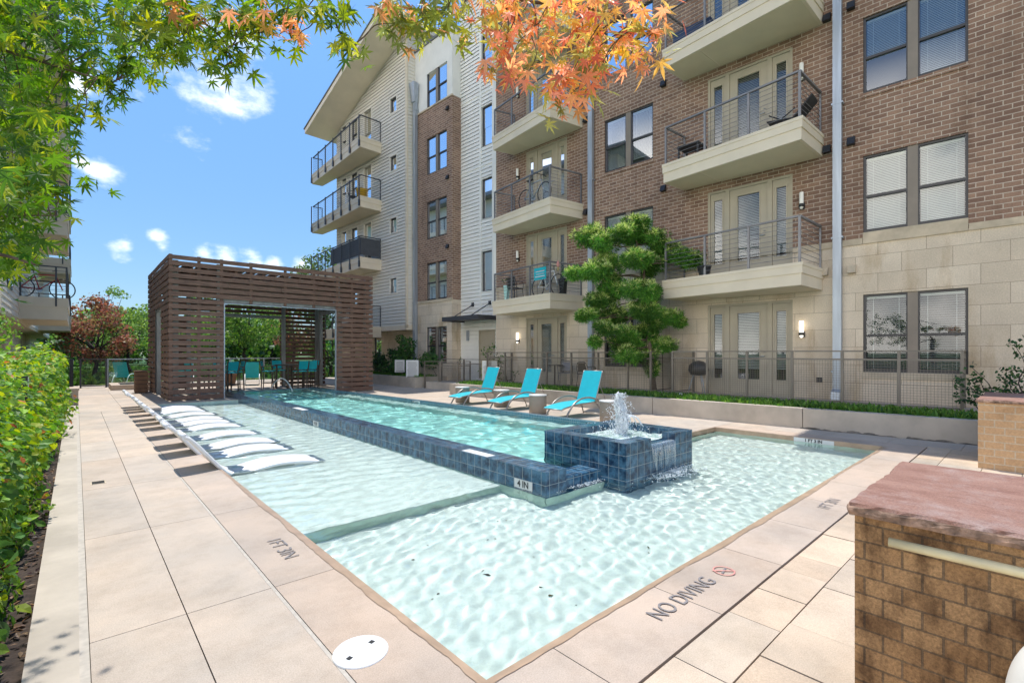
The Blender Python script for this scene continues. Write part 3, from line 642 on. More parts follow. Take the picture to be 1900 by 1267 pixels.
    fm = mb.build('foam', M['spray'], f); fm['kind'] = 'stuff'
def waves(X, Y, n, l0, l1, amp, seed, dirn=None, spread=3.14):
    q = np.random.default_rng(seed); Z = np.zeros_like(X)
    for i in range(n):
        lam = l0 * (l1 / l0) ** q.random(); k = 2 * math.pi / lam; a = (q.uniform(-spread, spread) + (dirn or 0)); ph = q.uniform(0, 6.28)
        Z += (lam / l1) * np.sin(k * (X * math.cos(a) + Y * math.sin(a)) + ph + .6 * np.sin(1.7 * X + ph) + .6 * np.sin(1.3 * Y - ph))
    return amp * Z / math.sqrt(n / 2)
def curv(X, Y, n, l0, l1, c, seed, dirn=None, spread=3.14):
    """ripples scaled to a given mean surface curvature (1/m), which is what focuses sunlight on the pool floor"""
    q = np.random.default_rng(seed); Z = np.zeros_like(X); K2 = 0
    for i in range(n):
        lam = l0 * (l1 / l0) ** q.random(); k = 2 * math.pi / lam; a = (q.uniform(-spread, spread) + (dirn or 0)); ph = q.uniform(0, 6.28); A = lam ** 1.6
        Z += A * np.sin(k * (X * math.cos(a) + Y * math.sin(a)) + ph + .8 * np.sin(1.7 * X + ph) + .8 * np.sin(1.3 * Y - ph)); K2 += (A * k * k) ** 2 / 2
    return Z * (c / math.sqrt(K2))
def grid_obj(name, X, Y, Z, mat, parent=None, mask=None):
    n, m = X.shape; V = np.stack([X, Y, Z], -1).reshape(-1, 3); idx = np.arange(n * m).reshape(n, m)
    F = np.stack([idx[:-1, :-1], idx[1:, :-1], idx[1:, 1:], idx[:-1, 1:]], -1)
    if mask is not None: F = F[mask]
    F = F.reshape(-1, 4)
    return mesh_np(name, V, F, np.ones((n * m, 3)), mat, parent, smooth=True)
def text(body, size, loc, rot, mat, parent=None, name='lettering', align='CENTER', valign='CENTER', sx=1.0, bold=0.0):
    cu = bpy.data.curves.new(name, 'FONT'); cu.body = body; cu.size = size; cu.align_x = align; cu.align_y = valign; cu.materials.append(mat); cu.space_line = .9
    cu.offset = bold
    tmp = bpy.data.objects.new(name, cu); C.objects.link(tmp); bpy.context.view_layer.update()
    me = bpy.data.meshes.new_from_object(tmp.evaluated_get(bpy.context.evaluated_depsgraph_get())); C.objects.unlink(tmp); bpy.data.objects.remove(tmp); bpy.data.curves.remove(cu)
    me.name = name; me.materials.clear(); me.materials.append(mat)
    o = bpy.data.objects.new(name, me); C.objects.link(o); o.location = loc; o.rotation_euler = rot; o.scale = (sx, 1, 1)
    if parent: o.parent = parent
    return o
def mk_film():
    m, t, b, o = newmat('water_film'); t.nodes.remove(b)
    tr = nd(t, 'ShaderNodeBsdfTransparent'); tr.inputs[0].default_value = (.93, .97, .98, 1)
    gl = nd(t, 'ShaderNodeBsdfGlossy'); gl.inputs['Roughness'].default_value = .08
    df = nd(t, 'ShaderNodeBsdfDiffuse'); df.inputs[0].default_value = (.8, .9, .92, 1)
    m1 = nd(t, 'ShaderNodeMixShader'); m1.inputs[0].default_value = .35; lk(t, gl.outputs[0], m1.inputs[1]); lk(t, df.outputs[0], m1.inputs[2])
    mx = nd(t, 'ShaderNodeMixShader'); mx.inputs[0].default_value = .35; lk(t, tr.outputs[0], mx.inputs[1]); lk(t, m1.outputs[0], mx.inputs[2]); lk(t, mx.outputs[0], o.inputs[0])
    return m
M['filmwater'] = mk_film()
def mk_jet():
    m, t, b, o = newmat('aerated_water'); b.inputs['Base Color'].default_value = (.92, .95, .96, 1); b.inputs['Roughness'].default_value = .15
    tr = nd(t, 'ShaderNodeBsdfTransparent'); tc = nd(t, 'ShaderNodeTexCoord')
    _, f = noise_mix(t, tc.outputs['Object'], 34, (0, 0, 0), (1, 1, 1), detail=6, stretch=(1, 1, .3))
    mr = nd(t, 'ShaderNodeMapRange'); mr.inputs[1].default_value = .38; mr.inputs[2].default_value = .58; mr.inputs[3].default_value = .35; mr.inputs[4].default_value = 1.0; lk(t, f, mr.inputs[0])
    mx = nd(t, 'ShaderNodeMixShader'); lk(t, mr.outputs[0], mx.inputs[0]); lk(t, tr.outputs[0], mx.inputs[1]); lk(t, b.outputs[0], mx.inputs[2]); lk(t, mx.outputs[0], o.inputs[0]); return m
M['jetwater'] = mk_jet()
def mk_spraywater():
    m, t, b, o = newmat('churned_water'); b.inputs['Roughness'].default_value = .08; b.inputs['IOR'].default_value = 1.33
    tc = nd(t, 'ShaderNodeTexCoord')
    col, f = noise_mix(t, tc.outputs['Object'], 16, (.30, .42, .36), (.86, .92, .93), detail=8, lo=.46, hi=.62, rough=.75)
    lk(t, col, b.inputs['Base Color']); bp = nd(t, 'ShaderNodeBump'); bp.inputs['Strength'].default_value = .7; bp.inputs['Distance'].default_value = .02
    lk(t, f, bp.inputs['Height']); lk(t, bp.outputs[0], b.inputs['Normal']); return m
M['spray_water'] = mk_spraywater()
build_pool()

def build_water():
    sun.data.cycles.is_caustics_light = True
    st = .0155; WZ = -.078
    # shallow pool and sun shelf, one surface
    xs = np.arange(PX0, PX1 + .001, st); ys = np.arange(PY0, PY1 + .001, st)
    X, Y = np.meshgrid(xs, ys, indexing='ij'); cx = .25 * (X[:-1, :-1] + X[1:, 1:] + X[1:, :-1] + X[:-1, 1:]); cy = .25 * (Y[:-1, :-1] + Y[1:, 1:] + Y[1:, :-1] + Y[:-1, 1:])
    d = np.hypot(X - 5.75, (Y - 3.3) * 1.1)
    Z = WZ + (.30 * curv(X, Y, 28, .16, .5, 2.6, 12) + .72 * curv(X, Y, 34, .08, .21, 2.8, 52, dirn=-.9, spread=.85)) + .006 * np.exp(-d / .9) * np.sin(2 * math.pi * d / .24) + .007 * np.exp(-d / .8) * waves(X, Y, 20, .1, .25, 1.0, 4)
    mask = ~(((cx > LX1) & (cx < 4.9) & (cy > 3.70)) | ((cx > 4.91) & (cx < 6.51) & (cy > 3.37)) | ((cx > LX1) & (cx < 6.6) & (cy > 4.4)))
    w1 = grid_obj('pool_water', X, Y, Z, M['water'], mask=mask)
    ys = np.arange(PY1 - .002, LY1 + .001, st); xs = np.arange(PX0, LX1 + .03, st)
    X, Y = np.meshgrid(xs, ys, indexing='ij'); fade = np.clip((Y - PY1) / 1.2, 0, 1)
    Z = WZ + (.30 * curv(X, Y, 28, .16, .5, 2.6, 12) + .72 * curv(X, Y, 34, .08, .21, 2.8, 52, dirn=-.9, spread=.85)) * (1 - fade) + fade * curv(X, Y, 24, .12, .35, 2.4, 9, dirn=1.57, spread=.6)
    w2 = grid_obj('shelf_water', X, Y, Z, M['water'])
    xs = np.arange(4.19, 8.06, .045); ys = np.arange(4.0, 20.31, .045)
    X, Y = np.meshgrid(xs, ys, indexing='ij'); cx = .5 * (X[:-1, :-1] + X[1:, 1:]); cy = .5 * (Y[:-1, :-1] + Y[1:, 1:])
    Z = .035 + curv(X, Y, 26, .22, .7, 1.5, 33)
    mask = (cx < CXR(cy) - .1) & ~((cx > 4.92) & (cx < 6.5) & (cy < 4.7)) & ~((cx > 6.5) & (cy < 4.6))
    w3 = grid_obj('channel_water', X, Y, Z, M['deepwater'], mask=mask)
    for w in (w1, w2, w3): struct(w); w.cycles.is_caustics_caster = True
build_water()
def build_marks():
    text('NO DIVING', .155, (2.42, 1.40, .0065), (0, 0, 0), M['deckink'], None, align='LEFT', valign='BOTTOM', sx=.86)
    mb = MB(); cx, cy, r0, r1 = 3.30, 1.47, .072, .062
    for k in range(40):
        a, b = 2 * math.pi * k / 40, 2 * math.pi * (k + 1) / 40
        mb.poly([(cx + r0 * math.cos(a), cy + r0 * math.sin(a), .0065), (cx + r0 * math.cos(b), cy + r0 * math.sin(b), .0065), (cx + r1 * math.cos(b), cy + r1 * math.sin(b), .0065), (cx + r1 * math.cos(a), cy + r1 * math.sin(a), .0065)])
    mb.bar((cx - .055, cy + .055, .0065), (cx + .055, cy - .055, .0065), .012, .0005)
    mb.bar((cx - .05, cy - .01, .006), (cx + .05, cy + .012, .006), .014, .0005, m=1)
    for nm in (): pass
    ob = mb.build('no_diving_symbol', [M['redink'], M['deckink']]); return ob
sym = build_marks()
lets = [o for o in C.objects if o.name.startswith('lettering') and o.parent is None]
lets += [text('1FT 3IN', .15, (1.17, 3.93, .0065), (0, 0, R(-90)), M['deckink'], None, sx=.95), text('1FT 3IN', .15, (5.55, 1.42, .0065), (0, 0, 0), M['deckink'], None, sx=.9)]
cop = bpy.data.objects['pool_coping']
for o in lets + [sym]: o.parent = cop
def small_deck_bits():
    t = thing('skimmer_cover', 'round white skimmer lid with two dark square finger slots in the coping corner', 'skimmer lid', (1.06, 2.30, 0), R(20))
    mb = MB(); mb.lathe([(.135, -.02), (.135, .004), (.131, .009), (.06, .0105), (.0005, .011)], n=40, caps=False); mb.build('lid', M['white'], t)
    for s in (-1, 1):
        mb = MB(); mb.box(s * .075 - .012, s * .075 + .012, -.012, .012, .008, .0125); mb.build('finger_slot', M['dark'], t)
    mb = MB()
    for s in (-.012, .02): mb.lathe([(.003, .009), (.003, .0122), (.0005, .0125)], s, .006, 6)
    mb.build('screw', M['galv'], t)['kind'] = 'stuff'
    t = thing('deck_drain', 'small dark slotted drain grate in the left deck walkway', 'drain', (.19, 7.35, 0))
    mb = MB(); mb.box(-.07, .07, -.09, .09, -.01, .003); mb.build('drain_frame', M['deck'] if False else M['stonecap'], t)
    mb = MB()
    for k in range(7): mb.box(-.055, .055, -.075 + k * .022, -.064 + k * .022, .003, .005)
    mb.build('slot', M['dark'], t)
    # fallen leaves and debris on the pool floor and on the deck
    q = np.random.default_rng(8); n = 26
    P = np.stack([q.normal(2.6, .75, n), q.normal(2.95, .5, n), np.full(n, -.452)], 1); P[:, 0] = np.clip(P[:, 0], 1.5, 5); P[:, 1] = np.clip(P[:, 1], 1.85, 4.3)
    o = leaves('fallen_leaves', P, np.tile((0, 0, 1.0), (n, 1)) + q.normal(0, .2, (n, 3)), q.normal(0, 1, (n, 3)), q.uniform(.02, .045, n), pick([(.14, .07, .03), (.06, .05, .03), (.2, .13, .04)], n, .3, q), M['leaf'])
    tag(o, 'scatter of small brown fallen leaves lying on the shallow pool floor', 'leaves', kind='stuff')
small_deck_bits()
# ------------------------------------------------------------------ the big apartment building (local: x into the house, y along the front, z up)
BR = R(3.37)
bld = thing('apartment_building', 'five-storey brown brick and limestone apartment building with balconies along the right side of the pool', 'building', (13.36, 0, 0), BR)
def bl(x, s, z=0):      # building local -> world
    return (13.36 + x * math.cos(BR) - s * math.sin(BR), x * math.sin(BR) + s * math.cos(BR), z)
FLOORS = [.40, 3.52, 6.65, 9.78, 12.91, 16.04]
def wall_holes(mb, xo, s0, s1, z0, z1, holes=(), depth=.12, m=0, lap=None, lapd=.026, mr=None, top=None):
    """front face of a wall in the plane x = xo with openings (sa, sb, za, zb) and their reveals; lap = lapped boards"""
    ys = sorted({s0, s1, *[h[0] for h in holes], *[h[1] for h in holes]}); ys = [y for y in ys if s0 <= y <= s1]
    zs = {z0, z1, *[h[2] for h in holes], *[h[3] for h in holes]}
    if lap:
        k = math.ceil(z0 / lap)
        while k * lap < z1: zs.add(round(k * lap, 4)); zs.add(round(k * lap - .009, 4)); k += 1
    zs = sorted(z for z in zs if z0 <= z <= z1)
    zz = [zs[0]]
    for z in zs[1:]:
        if z - zz[-1] > .002: zz.append(z)
    zs = zz
    def xat(z, up):
        if not lap: return xo
        f = (z / lap) % 1.0
        if up and f < 1e-3: f = 1.0
        if not up and f > .999: f = 0.0
        return xo - lapd * (1 - f)
    for i in range(len(ys) - 1):
        for j in range(len(zs) - 1):
            a, b, c, d = ys[i], ys[i + 1], zs[j], zs[j + 1]; cy, cz = (a + b) / 2, (c + d) / 2
            if any(h[0] < cy < h[1] and h[2] < cz < h[3] for h in holes): continue
            xb, xt = xat(c, False), xat(d, True)
            if lap and ((cz / lap) % 1) > 1 - .0095 / lap and not top:      # shadow gap under each board
                xr = xo + .03; mb.poly([(xr, a, c), (xr, a, d), (xr, b, d), (xr, b, c)], m); mb.poly([(xb, a, c), (xr, a, c), (xr, b, c), (xb, b, c)], m); mb.poly([(xr, a, d), (xo - lapd, a, d), (xo - lapd, b, d), (xr, b, d)], m); continue
            if lap and ((cz / lap) % 1) > 1 - .0095 / lap and min(top(a), top(b)) > d:
                xr = xo + .03; mb.poly([(xr, a, c), (xr, a, d), (xr, b, d), (xr, b, c)], m); mb.poly([(xb, a, c), (xr, a, c), (xr, b, c), (xb, b, c)], m); mb.poly([(xr, a, d), (xo - lapd, a, d), (xo - lapd, b, d), (xr, b, d)], m); continue
            if top:          # sloping top edge z = top(s)
                da, db = min(d, top(a)), min(d, top(b))
                if da <= c and db <= c: continue
                if da <= c or db <= c:
                    # clip
                    t = (c - top(a)) / (top(b) - top(a)); ym = a + (b - a) * t
                    if da <= c: mb.poly([(xb, ym, c), (xt, b, db), (xb, b, c)], m)
                    else: mb.poly([(xb, a, c), (xt, a, da), (xb, ym, c)], m)
                    continue
                mb.poly([(xb, a, c), (xt, a, da), (xt, b, db), (xb, b, c)], m)
            else: mb.poly([(xb, a, c), (xt, a, d), (xt, b, d), (xb, b, c)], m)
            if lap and abs((c / lap) % 1) < 1e-3 or lap and abs((c / lap) % 1) > .999: mb.poly([(xb, a, c), (xb, b, c), (xo + .001, b, c), (xo + .001, a, c)], m)
    mr = m if mr is None else mr
    for a, b, c, d in holes:
        x1 = xo + depth
        mb.poly([(xo, a, c), (x1, a, c), (x1, a, d), (xo, a, d)], mr); mb.poly([(xo, b, c), (xo, b, d), (x1, b, d), (x1, b, c)], mr)
        mb.poly([(xo, a, d), (x1, a, d), (x1, b, d), (xo, b, d)], mr); mb.poly([(xo, a, c), (xo, b, c), (x1, b, c), (x1, a, c)], mr)
def side_wall(mb, s, x0, x1, z0, z1, m=0, lap=None, lapd=.026, n=-1):
    """wall in the plane y = s, seen from the viewer's side"""
    if not lap: mb.poly([(x0, s, z0), (x1, s, z0), (x1, s, z1), (x0, s, z1)], m); return
    z = z0
    while z < z1 - .01:
        zt = min(z1, (math.floor(z / lap + 1e-6) + 1) * lap); y0 = s - lapd * .9
        mb.poly([(x0, y0, z), (x1, y0, z), (x1, s, zt), (x0, s, zt)], m); mb.poly([(x0, y0, z), (x0, s, z), (x1, s, z), (x1, y0, z)], m); z = zt

def make_window(w, h, blindm, drop=1.0, sash=True, mull=True, gl='glass', frame='bronze', p=.036, sl=(.030, .023)):
    """twin sash window, origin at its lower corner on the wall face"""
    mb = MB(); f = .045; fx0, fx1 = .045, .105
    mb.box(fx0, fx1, 0, w, 0, f); mb.box(fx0, fx1, 0, w, h - f, h); mb.box(fx0, fx1, 0, f, f, h - f); mb.box(fx0, fx1, w - f, w, f, h - f)
    bays = [(f, w - f)]
    mw = .17 if w > 1.4 else .1
    if mull:
        bays = [(f, w / 2 - mw / 2 - .025), (w / 2 + mw / 2 + .025, w - f)]
        mb.box(fx0, fx1, w / 2 - mw / 2 - .025, w / 2 - mw / 2, f, h - f); mb.box(fx0, fx1, w / 2 + mw / 2, w / 2 + mw / 2 + .025, f, h - f)
    if sash:
        for a, b in bays:
            mb.box(.055, .115, a, b, h * .47 - .028, h * .47 + .028); mb.box(.075, .115, a, b, f, f + .035)
    o = mb.build('window', M[frame])
    if mull:
        mb = MB(); mb.box(.03, .11, w / 2 - mw / 2, w / 2 + mw / 2, .002, h - .002); mb.build('mullion', M['taupe'], o)
    mb = MB()
    for a, b in bays:
        mb.poly([(.088, a, h * .47), (.088, b, h * .47), (.088, b, h - f), (.088, a, h - f)]); mb.poly([(.1, a, f), (.1, b, f), (.1, b, h * .47), (.1, a, h * .47)])
    mb.build('pane', M[gl], o)
    mb = MB()
    for bi, (a, b) in enumerate(bays):
        z = h - f; zb = h - f - (h - 2 * f) * (drop if not isinstance(drop, (list, tuple)) else drop[bi])
        mb.box(.13, .17, a + .01, b - .01, z - .05, z)
        z -= .055
        while z > zb + .03:
            mb.poly([(.135, a + .012, z - sl[0]), (.135, b - .012, z - sl[0]), (.135 + sl[1], b - .012, z), (.135 + sl[1], a + .012, z)]); z -= p
        mb.box(.135, .16, a + .01, b - .01, zb, zb + .02)
        for q in (.18, .82): mb.box(.131, .134, a + (b - a) * q - .004, a + (b - a) * q + .004, zb, h - f)
    mb.build('blind', M[blindm], o)
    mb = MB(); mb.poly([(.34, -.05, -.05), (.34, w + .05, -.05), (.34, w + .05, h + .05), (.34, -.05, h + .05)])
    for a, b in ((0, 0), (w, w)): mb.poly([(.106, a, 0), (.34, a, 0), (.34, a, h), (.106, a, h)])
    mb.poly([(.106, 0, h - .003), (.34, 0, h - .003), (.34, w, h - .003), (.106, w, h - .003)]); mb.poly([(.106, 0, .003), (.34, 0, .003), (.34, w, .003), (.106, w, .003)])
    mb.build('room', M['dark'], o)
    return o
def put(o, x, s, z, label=None, first=[None]):
    o.parent = bld; o.location = (x, s, z)
    if label: o['label'] = label
    return o
def copy_part(o, x, s, z, label=None):
    c = copy_tree(o, bld); c.location = (x, s, z)
    if label: c['label'] = label
    return c

def build_shell():
    rw = [(1.0, 2.73), (7.9, 9.63)]; wz = [(1.07, 2.82), (4.22, 5.95), (7.36, 9.08), (10.5, 12.21), (13.63, 15.34)]
    dr = (4.15, 6.25); dl = (11.17, 13.12); dz = [(FLOORS[i], FLOORS[i] + 2.42) for i in range(5)]
    holes = [(a, b, c, d) for a, b in rw for c, d in wz] + [(*dr, c, d) for c, d in dz] + [(*dl, c, d) for c, d in dz]
    low = [h for h in holes if h[3] < 3.9]; mid = [h for h in holes if h[3] >= 3.9]
    ZS = 4.0
    # stone and brick meet inside door openings of the first floor: cut holes at the joint
    def clip(hs, z0, z1): return [(a, b, max(c, z0), min(d, z1)) for a, b, c, d in hs if d > z0 and c < z1]
    SE = 14.75
    mb = MB(); wall_holes(mb, 0, -3.0, SE, -.2, ZS, clip(holes, -.2, ZS), .12)
    mb.poly([(0, SE, -.2), (1.2, SE, -.2), (1.2, SE, ZS), (0, SE, ZS)])
    mb.build('stone_base', M['stone'], bld)
    mb = MB(); wall_holes(mb, .004, -3.0, SE, ZS, 16.6, clip(holes, ZS, 17), .12)
    mb.build('brick_wall', M['brick'], bld)
    # stone string course, interrupted by the doors and windows
    mb = MB()
    for a, b in ((-3, .99), (2.74, 4.14), (6.26, 7.89), (9.64, 11.16), (13.13, SE)): mb = MB(); mb.box(-.03, .05, a, b, 3.96, 4.1); mb.build('stone_course', M['stonecap'], bld, bevel=.006)
    for a, b in rw:
        for q in ((-.035, .1, a, b, 3.962, 4.215), (-.03, .1, a - .02, b + .02, .93, 1.065)): mb = MB(); mb.box(*q); mb.build('stone_sill', M['stonecap'], bld, bevel=.006)
    for a, b in rw:
        for c, d in wz[2:]: mb = MB(); mb.box(-.025, .1, a - .01, b + .01, c - .1, c - .003); mb.build('brick_sill', M['brick'], bld)
    # white trim strip + lapped white siding recess
    tall = [(15.58 + .05, 16.3, z, z + 1.72) for z in (4.16, 7.28, 10.4, 13.5)]
    sdoor = (15.43, 16.48, .40, 2.50)
    mb = MB(); wall_holes(mb, .62, SE - .05, 17.75, .1, 17.2, tall + [sdoor], .1, lap=.165)
    mb.build('white_siding_wall', M['whitesiding'], bld)
    mb = MB(); mb.box(-.012, .6, SE, SE + .14, 4.1, 17.2); 
    for z in FLOORS[1:]: mb.box(.588, .66, SE + .14, 17.7, z - .22, z - .18)
    mb.box(.585, .66, 15.5, 15.62, 2.6, 17.2); mb.box(.585, .66, 16.31, 16.43, 2.6, 17.2)
    mb.build('white_trim', M['whitesiding'], bld)
    # brick and stucco tower
    tw = (18.09, 19.63); twz = [(1.05, 2.72), (3.98, 5.72), (6.86, 8.62), (9.9, 11.62), (13.05, 14.7)]
    th = [(*tw, a, b) for a, b in twz]
    T0, T1, TX = 17.70, 20.62, .1
    mb = MB(); wall_holes(mb, TX, T0, T1, -.2, 3.9, [th[0]], .12); side_wall(mb, T0, TX, .7, -.2, 3.9); mb.build('stone_base', M['stone'], bld)
    mb = MB(); wall_holes(mb, TX, T0, T1, 3.9, 13.02, th[1:4], .12); side_wall(mb, T0, TX, .7, 3.9, 13.02); mb.build('brick_wall', M['brick'], bld)
    mb = MB(); mb.box(TX - .035, TX + .05, T0 - .03, T1, 3.86, 3.97); mb.box(TX - .04, TX + .05, T0 - .03, T1, 12.98, 13.05); mb.build('stone_course', M['stonecap'], bld)
    mb = MB(); wall_holes(mb, TX + .02, T0 + .02, T1, 13.05, 16.1, [th[4]], .12); side_wall(mb, T0 + .02, TX + .02, 2.2, 13.05, 16.1); mb.build('stucco_wall', M['stucco'], bld)
    mb = MB(); mb.box(TX - .05, TX + .3, T0 - .06, T1 + .02, 16.1, 16.2); mb.box(TX + .3, 2.4, T0 - .06, T0 + .2, 16.1, 16.2); mb.build('parapet_cap', M['roofmetal'], bld)
    # jettied gable wing with sloping roof
    GX, G0, G1 = -.35, 20.62, 27.95
    ztop = lambda s: 14.42 + (27.95 - s) * .345
    sw = [(21.5, 22.08, z, z + .72) for z in (4.5, 7.5, 10.6, 13.5)]
    gd = []
    for k, z in enumerate((3.0, 6.2, 9.25, 12.25)):
        gd += [(23.95, 24.72, z, z + 2.25), (25.45, 26.15, z + .75, z + 2.25), (26.75, 27.3, z + .75, z + 2.25)]
    mb = MB(); wall_holes(mb, GX, G0, G1, 2.72, 17.3, sw + gd, .1, lap=.165, top=ztop); mb.build('siding_wall', M['siding'], bld)
    mb = MB(); side_wall(mb, G0, GX, .12, 2.72, 13.0, lap=.165); side_wall(mb, G0, GX, 9, 13.0, 16.9, lap=.165); mb.build('side_siding', M['siding'], bld)
    mb = MB(); mb.box(GX - .03, GX + .07, G0 - .03, G0 + .1, 2.72, 16.85); mb.box(GX - .03, .1, G0 - .03, G0 + .12, 2.62, 2.86); mb.box(GX - .03, GX + .05, G0 + .1, G1, 2.62, 2.86)
    mb.build('corner_board', M['tanpaint'], bld)
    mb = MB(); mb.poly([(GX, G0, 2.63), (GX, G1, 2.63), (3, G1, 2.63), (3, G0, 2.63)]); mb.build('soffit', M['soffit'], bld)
    mb = MB(); gh = [(24.05, 24.83, .55, 2.5), (21.75, 22.2, 1.2, 2.3)]; wall_holes(mb, .3, G0, 29, -.2, 2.63, gh, .1); mb.build('stone_base', M['stone'], bld)
    mb = MB(); side_wall(mb, G1, GX, 9, 2.6, 14.4); mb.build('siding_end', M['siding'], bld)
    # roof slab with deep eaves
    def rp(s, dz=0): return ztop(s) + dz
    S0, S1, RX0, RX1, TT = 20.15, 28.75, GX - 1.55, 9.5, .24
    mb = MB()
    a = [(RX0, S1, rp(S1, .0)), (RX0, S0, rp(S0, .0)), (RX1, S0, rp(S0, .0)), (RX1, S1, rp(S1, .0))]; b = [(x, y, z + TT) for x, y, z in a]
    mb.hexa(a, b); mb.build('roof', M['creampaint'], bld)
    mb = MB(); c = [(x - (.05 if x < 0 else -.05), y + (.06 if y > 25 else -.02), z + TT + .002) for x, y, z in a]; mb.hexa(c, [(x, y, z + .06) for x, y, z in c]); mb.build('roof_covering', M['roofmetal'], bld)
    # flat roof with projecting canopy over the right hand balcony stack
    mb = MB(); mb.box(-.1, 9, -3.0, 3.3, 16.6, 16.9); mb.box(-2.45, 9, 3.3, 7.3, 16.6, 16.95); mb.box(-.1, 9, 7.3, SE, 16.6, 16.9); mb.box(.55, 9, SE + .01, 17.65, 17.2, 17.45)
    mb.build('flat_roof', M['roofmetal'], bld)
    mb = MB(); mb.box(8.9, 9.1, -3, 29, -.2, 16.5); mb.build('rear_wall', M['stucco'], bld)
    # ---------------- windows
    W = {}
    def win(kind, x, s, z, w, h, **kw):
        if kind not in W: W[kind] = make_window(w, h, **kw); put(W[kind], x, s, z); return W[kind]
        return copy_part(W[kind], x, s, z)
    for i, (c, d) in enumerate(wz):
        for k, (a, b) in enumerate(rw):
            kind = 'pale' if (i, k) in ((1, 0), (1, 1)) else ('low' if i == 0 else 'dark%d%d' % (i % 2, k))
            dark = kind.startswith('dark')
            win(kind, .0, a, c, b - a, d - c, blindm='blindpale' if kind == 'pale' else 'blinddark', drop=1.0 if not dark else {'dark00': (.97, .55), 'dark10': (1.0, .8), 'dark01': (.9, 1.0), 'dark11': (.5, 1.0)}[kind], gl='skyglass' if dark else 'glass', p=.048 if kind == 'low' else .036, sl=(.010, .034) if kind == 'low' else (.030, .023))
    for i, (a, b) in enumerate(twz): win('tower%d' % (i == 0), TX, tw[0], a, tw[1] - tw[0], b - a if i else 1.67, blindm='blindpale')
    for z in (4.16, 7.28, 10.4, 13.5): win('tall', .62, 15.63, z, .67, 1.72, blindm='blinddark', drop=.05, sash=False, mull=False, gl='skyglass')
    for a, b, c, d in sw: win('small', GX, a, c, b - a, d - c, blindm='blinddark', drop=.1, sash=False, mull=False, gl='skyglass')
    for a, b, c, d in gd:
        if d - c > 2: win('gdoor', GX, a, c, b - a, d - c, blindm='blindpale', drop=.6, sash=True, mull=False, gl='skyglass', frame='doorpaint')
        else: win('gwin', GX, a, c, b - a, d - c, blindm='blindpale', drop=.6, sash=True, mull=False, gl='skyglass')
    win('gs', .3, *gh[0][::2], gh[0][1] - gh[0][0], gh[0][3] - gh[0][2], blindm='blinddark', sash=True, mull=False); win('gs2', .3, *gh[1][::2], .45, 1.1, blindm='blinddark', sash=False, mull=False)
    for a, b, c, d in sw + gd:      # pale casings round the small gable windows
        mb = MB()
        for q in ((a - .07, a, c - .07, d + .07), (b, b + .07, c - .07, d + .07), (a, b, d, d + .07), (a, b, c - .07, c)): mb.box(GX - .03, GX + .03, *q)
        mb.build('window_casing', M['siding'], bld)
    # ---------------- glazed terrace doors with side lights
    def make_door(w, h, blind):
        o = None; mb = MB()
        fr = .06
        mb.box(.02, .12, 0, w, h - fr, h); mb.box(.02, .12, 0, fr, 0, h - fr); mb.box(.02, .12, w - fr, w, 0, h - fr); mb.box(.01, .13, fr, w - fr, 0, .03)
        j = [.225 * w, .275 * w, .725 * w, .775 * w]
        mb.box(.02, .12, j[0], j[1], .03, h - fr); mb.box(.02, .12, j[2], j[3], .03, h - fr)
        o = mb.build('terrace_door', M['doorpaint'])
        gl = MB(); bm = MB(); lf = MB()
        for (a, b, ins) in ((fr, j[0], .095), (j[1], j[2], .20), (j[3], w - fr, .095)):
            g0, g1, gz0, gz1 = a + ins, b - ins, .42, h - fr - .2
            lf.box(.05, .1, a + .004, g0, .034, h - fr - .004); lf.box(.05, .1, g1, b - .004, .034, h - fr - .004); lf.box(.05, .1, g0, g1, .034, gz0); lf.box(.05, .1, g0, g1, gz1, h - fr - .004)
            for q in ((g0 - .03, g0, gz0 - .03, gz1 + .03), (g1, g1 + .03, gz0 - .03, gz1 + .03), (g0, g1, gz1, gz1 + .03), (g0, g1, gz0 - .03, gz0)): lf.box(.036, .051, *q)
            gl.poly([(.075, g0, gz0), (.075, g1, gz0), (.075, g1, gz1), (.075, g0, gz1)])
            z = gz1 - .02
            while z > gz0 + (.25 if blind == 'blinddark' else .02): bm.poly([(.105, g0, z - .022), (.105, g1, z - .022), (.130, g1, z), (.130, g0, z)]); z -= .042
        lf.build('leaf', M['doorpaint'], o); gl.build('pane', M['glass'], o); bm.build('blind', M[blind], o)
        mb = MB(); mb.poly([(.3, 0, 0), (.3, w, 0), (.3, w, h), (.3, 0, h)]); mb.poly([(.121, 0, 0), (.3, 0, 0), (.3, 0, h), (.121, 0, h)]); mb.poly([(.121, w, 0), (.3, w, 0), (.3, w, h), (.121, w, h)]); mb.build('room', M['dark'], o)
        mb = MB(); y = j[1] + .075; mb.tube([(.045, y, 1.02), (.01, y, 1.02), (.0, y, 1.02), (-.0, y + .1, 1.01)], .011, 6); mb.lathe([(.001, 1.12), (.025, 1.125), (.025, 1.135), (.001, 1.14)], .045, y, 10); mb.build('handle', M['galv'], o)
        return o
    dA = make_door(2.10, 2.42, 'blinddark'); put(dA, 0, dr[0], FLOORS[0])
    dB = make_door(2.10, 2.42, 'blindpale'); put(dB, 0, dr[0], FLOORS[1])
    dC = make_door(1.95, 2.42, 'blindpale'); put(dC, 0, dl[0], FLOORS[0])
    for i in (2, 3, 4): copy_part(dB, 0, dr[0], FLOORS[i])
    for i in (1, 2, 3, 4): copy_part(dC, 0, dl[0], FLOORS[i])
    # plain service door under the canopy
    mb = MB(); a, b, c, d = sdoor; mb.box(.66, .71, a + .05, b - .05, c, d - .05); q = mb.build('service_door', M['doorpaint'], bld)
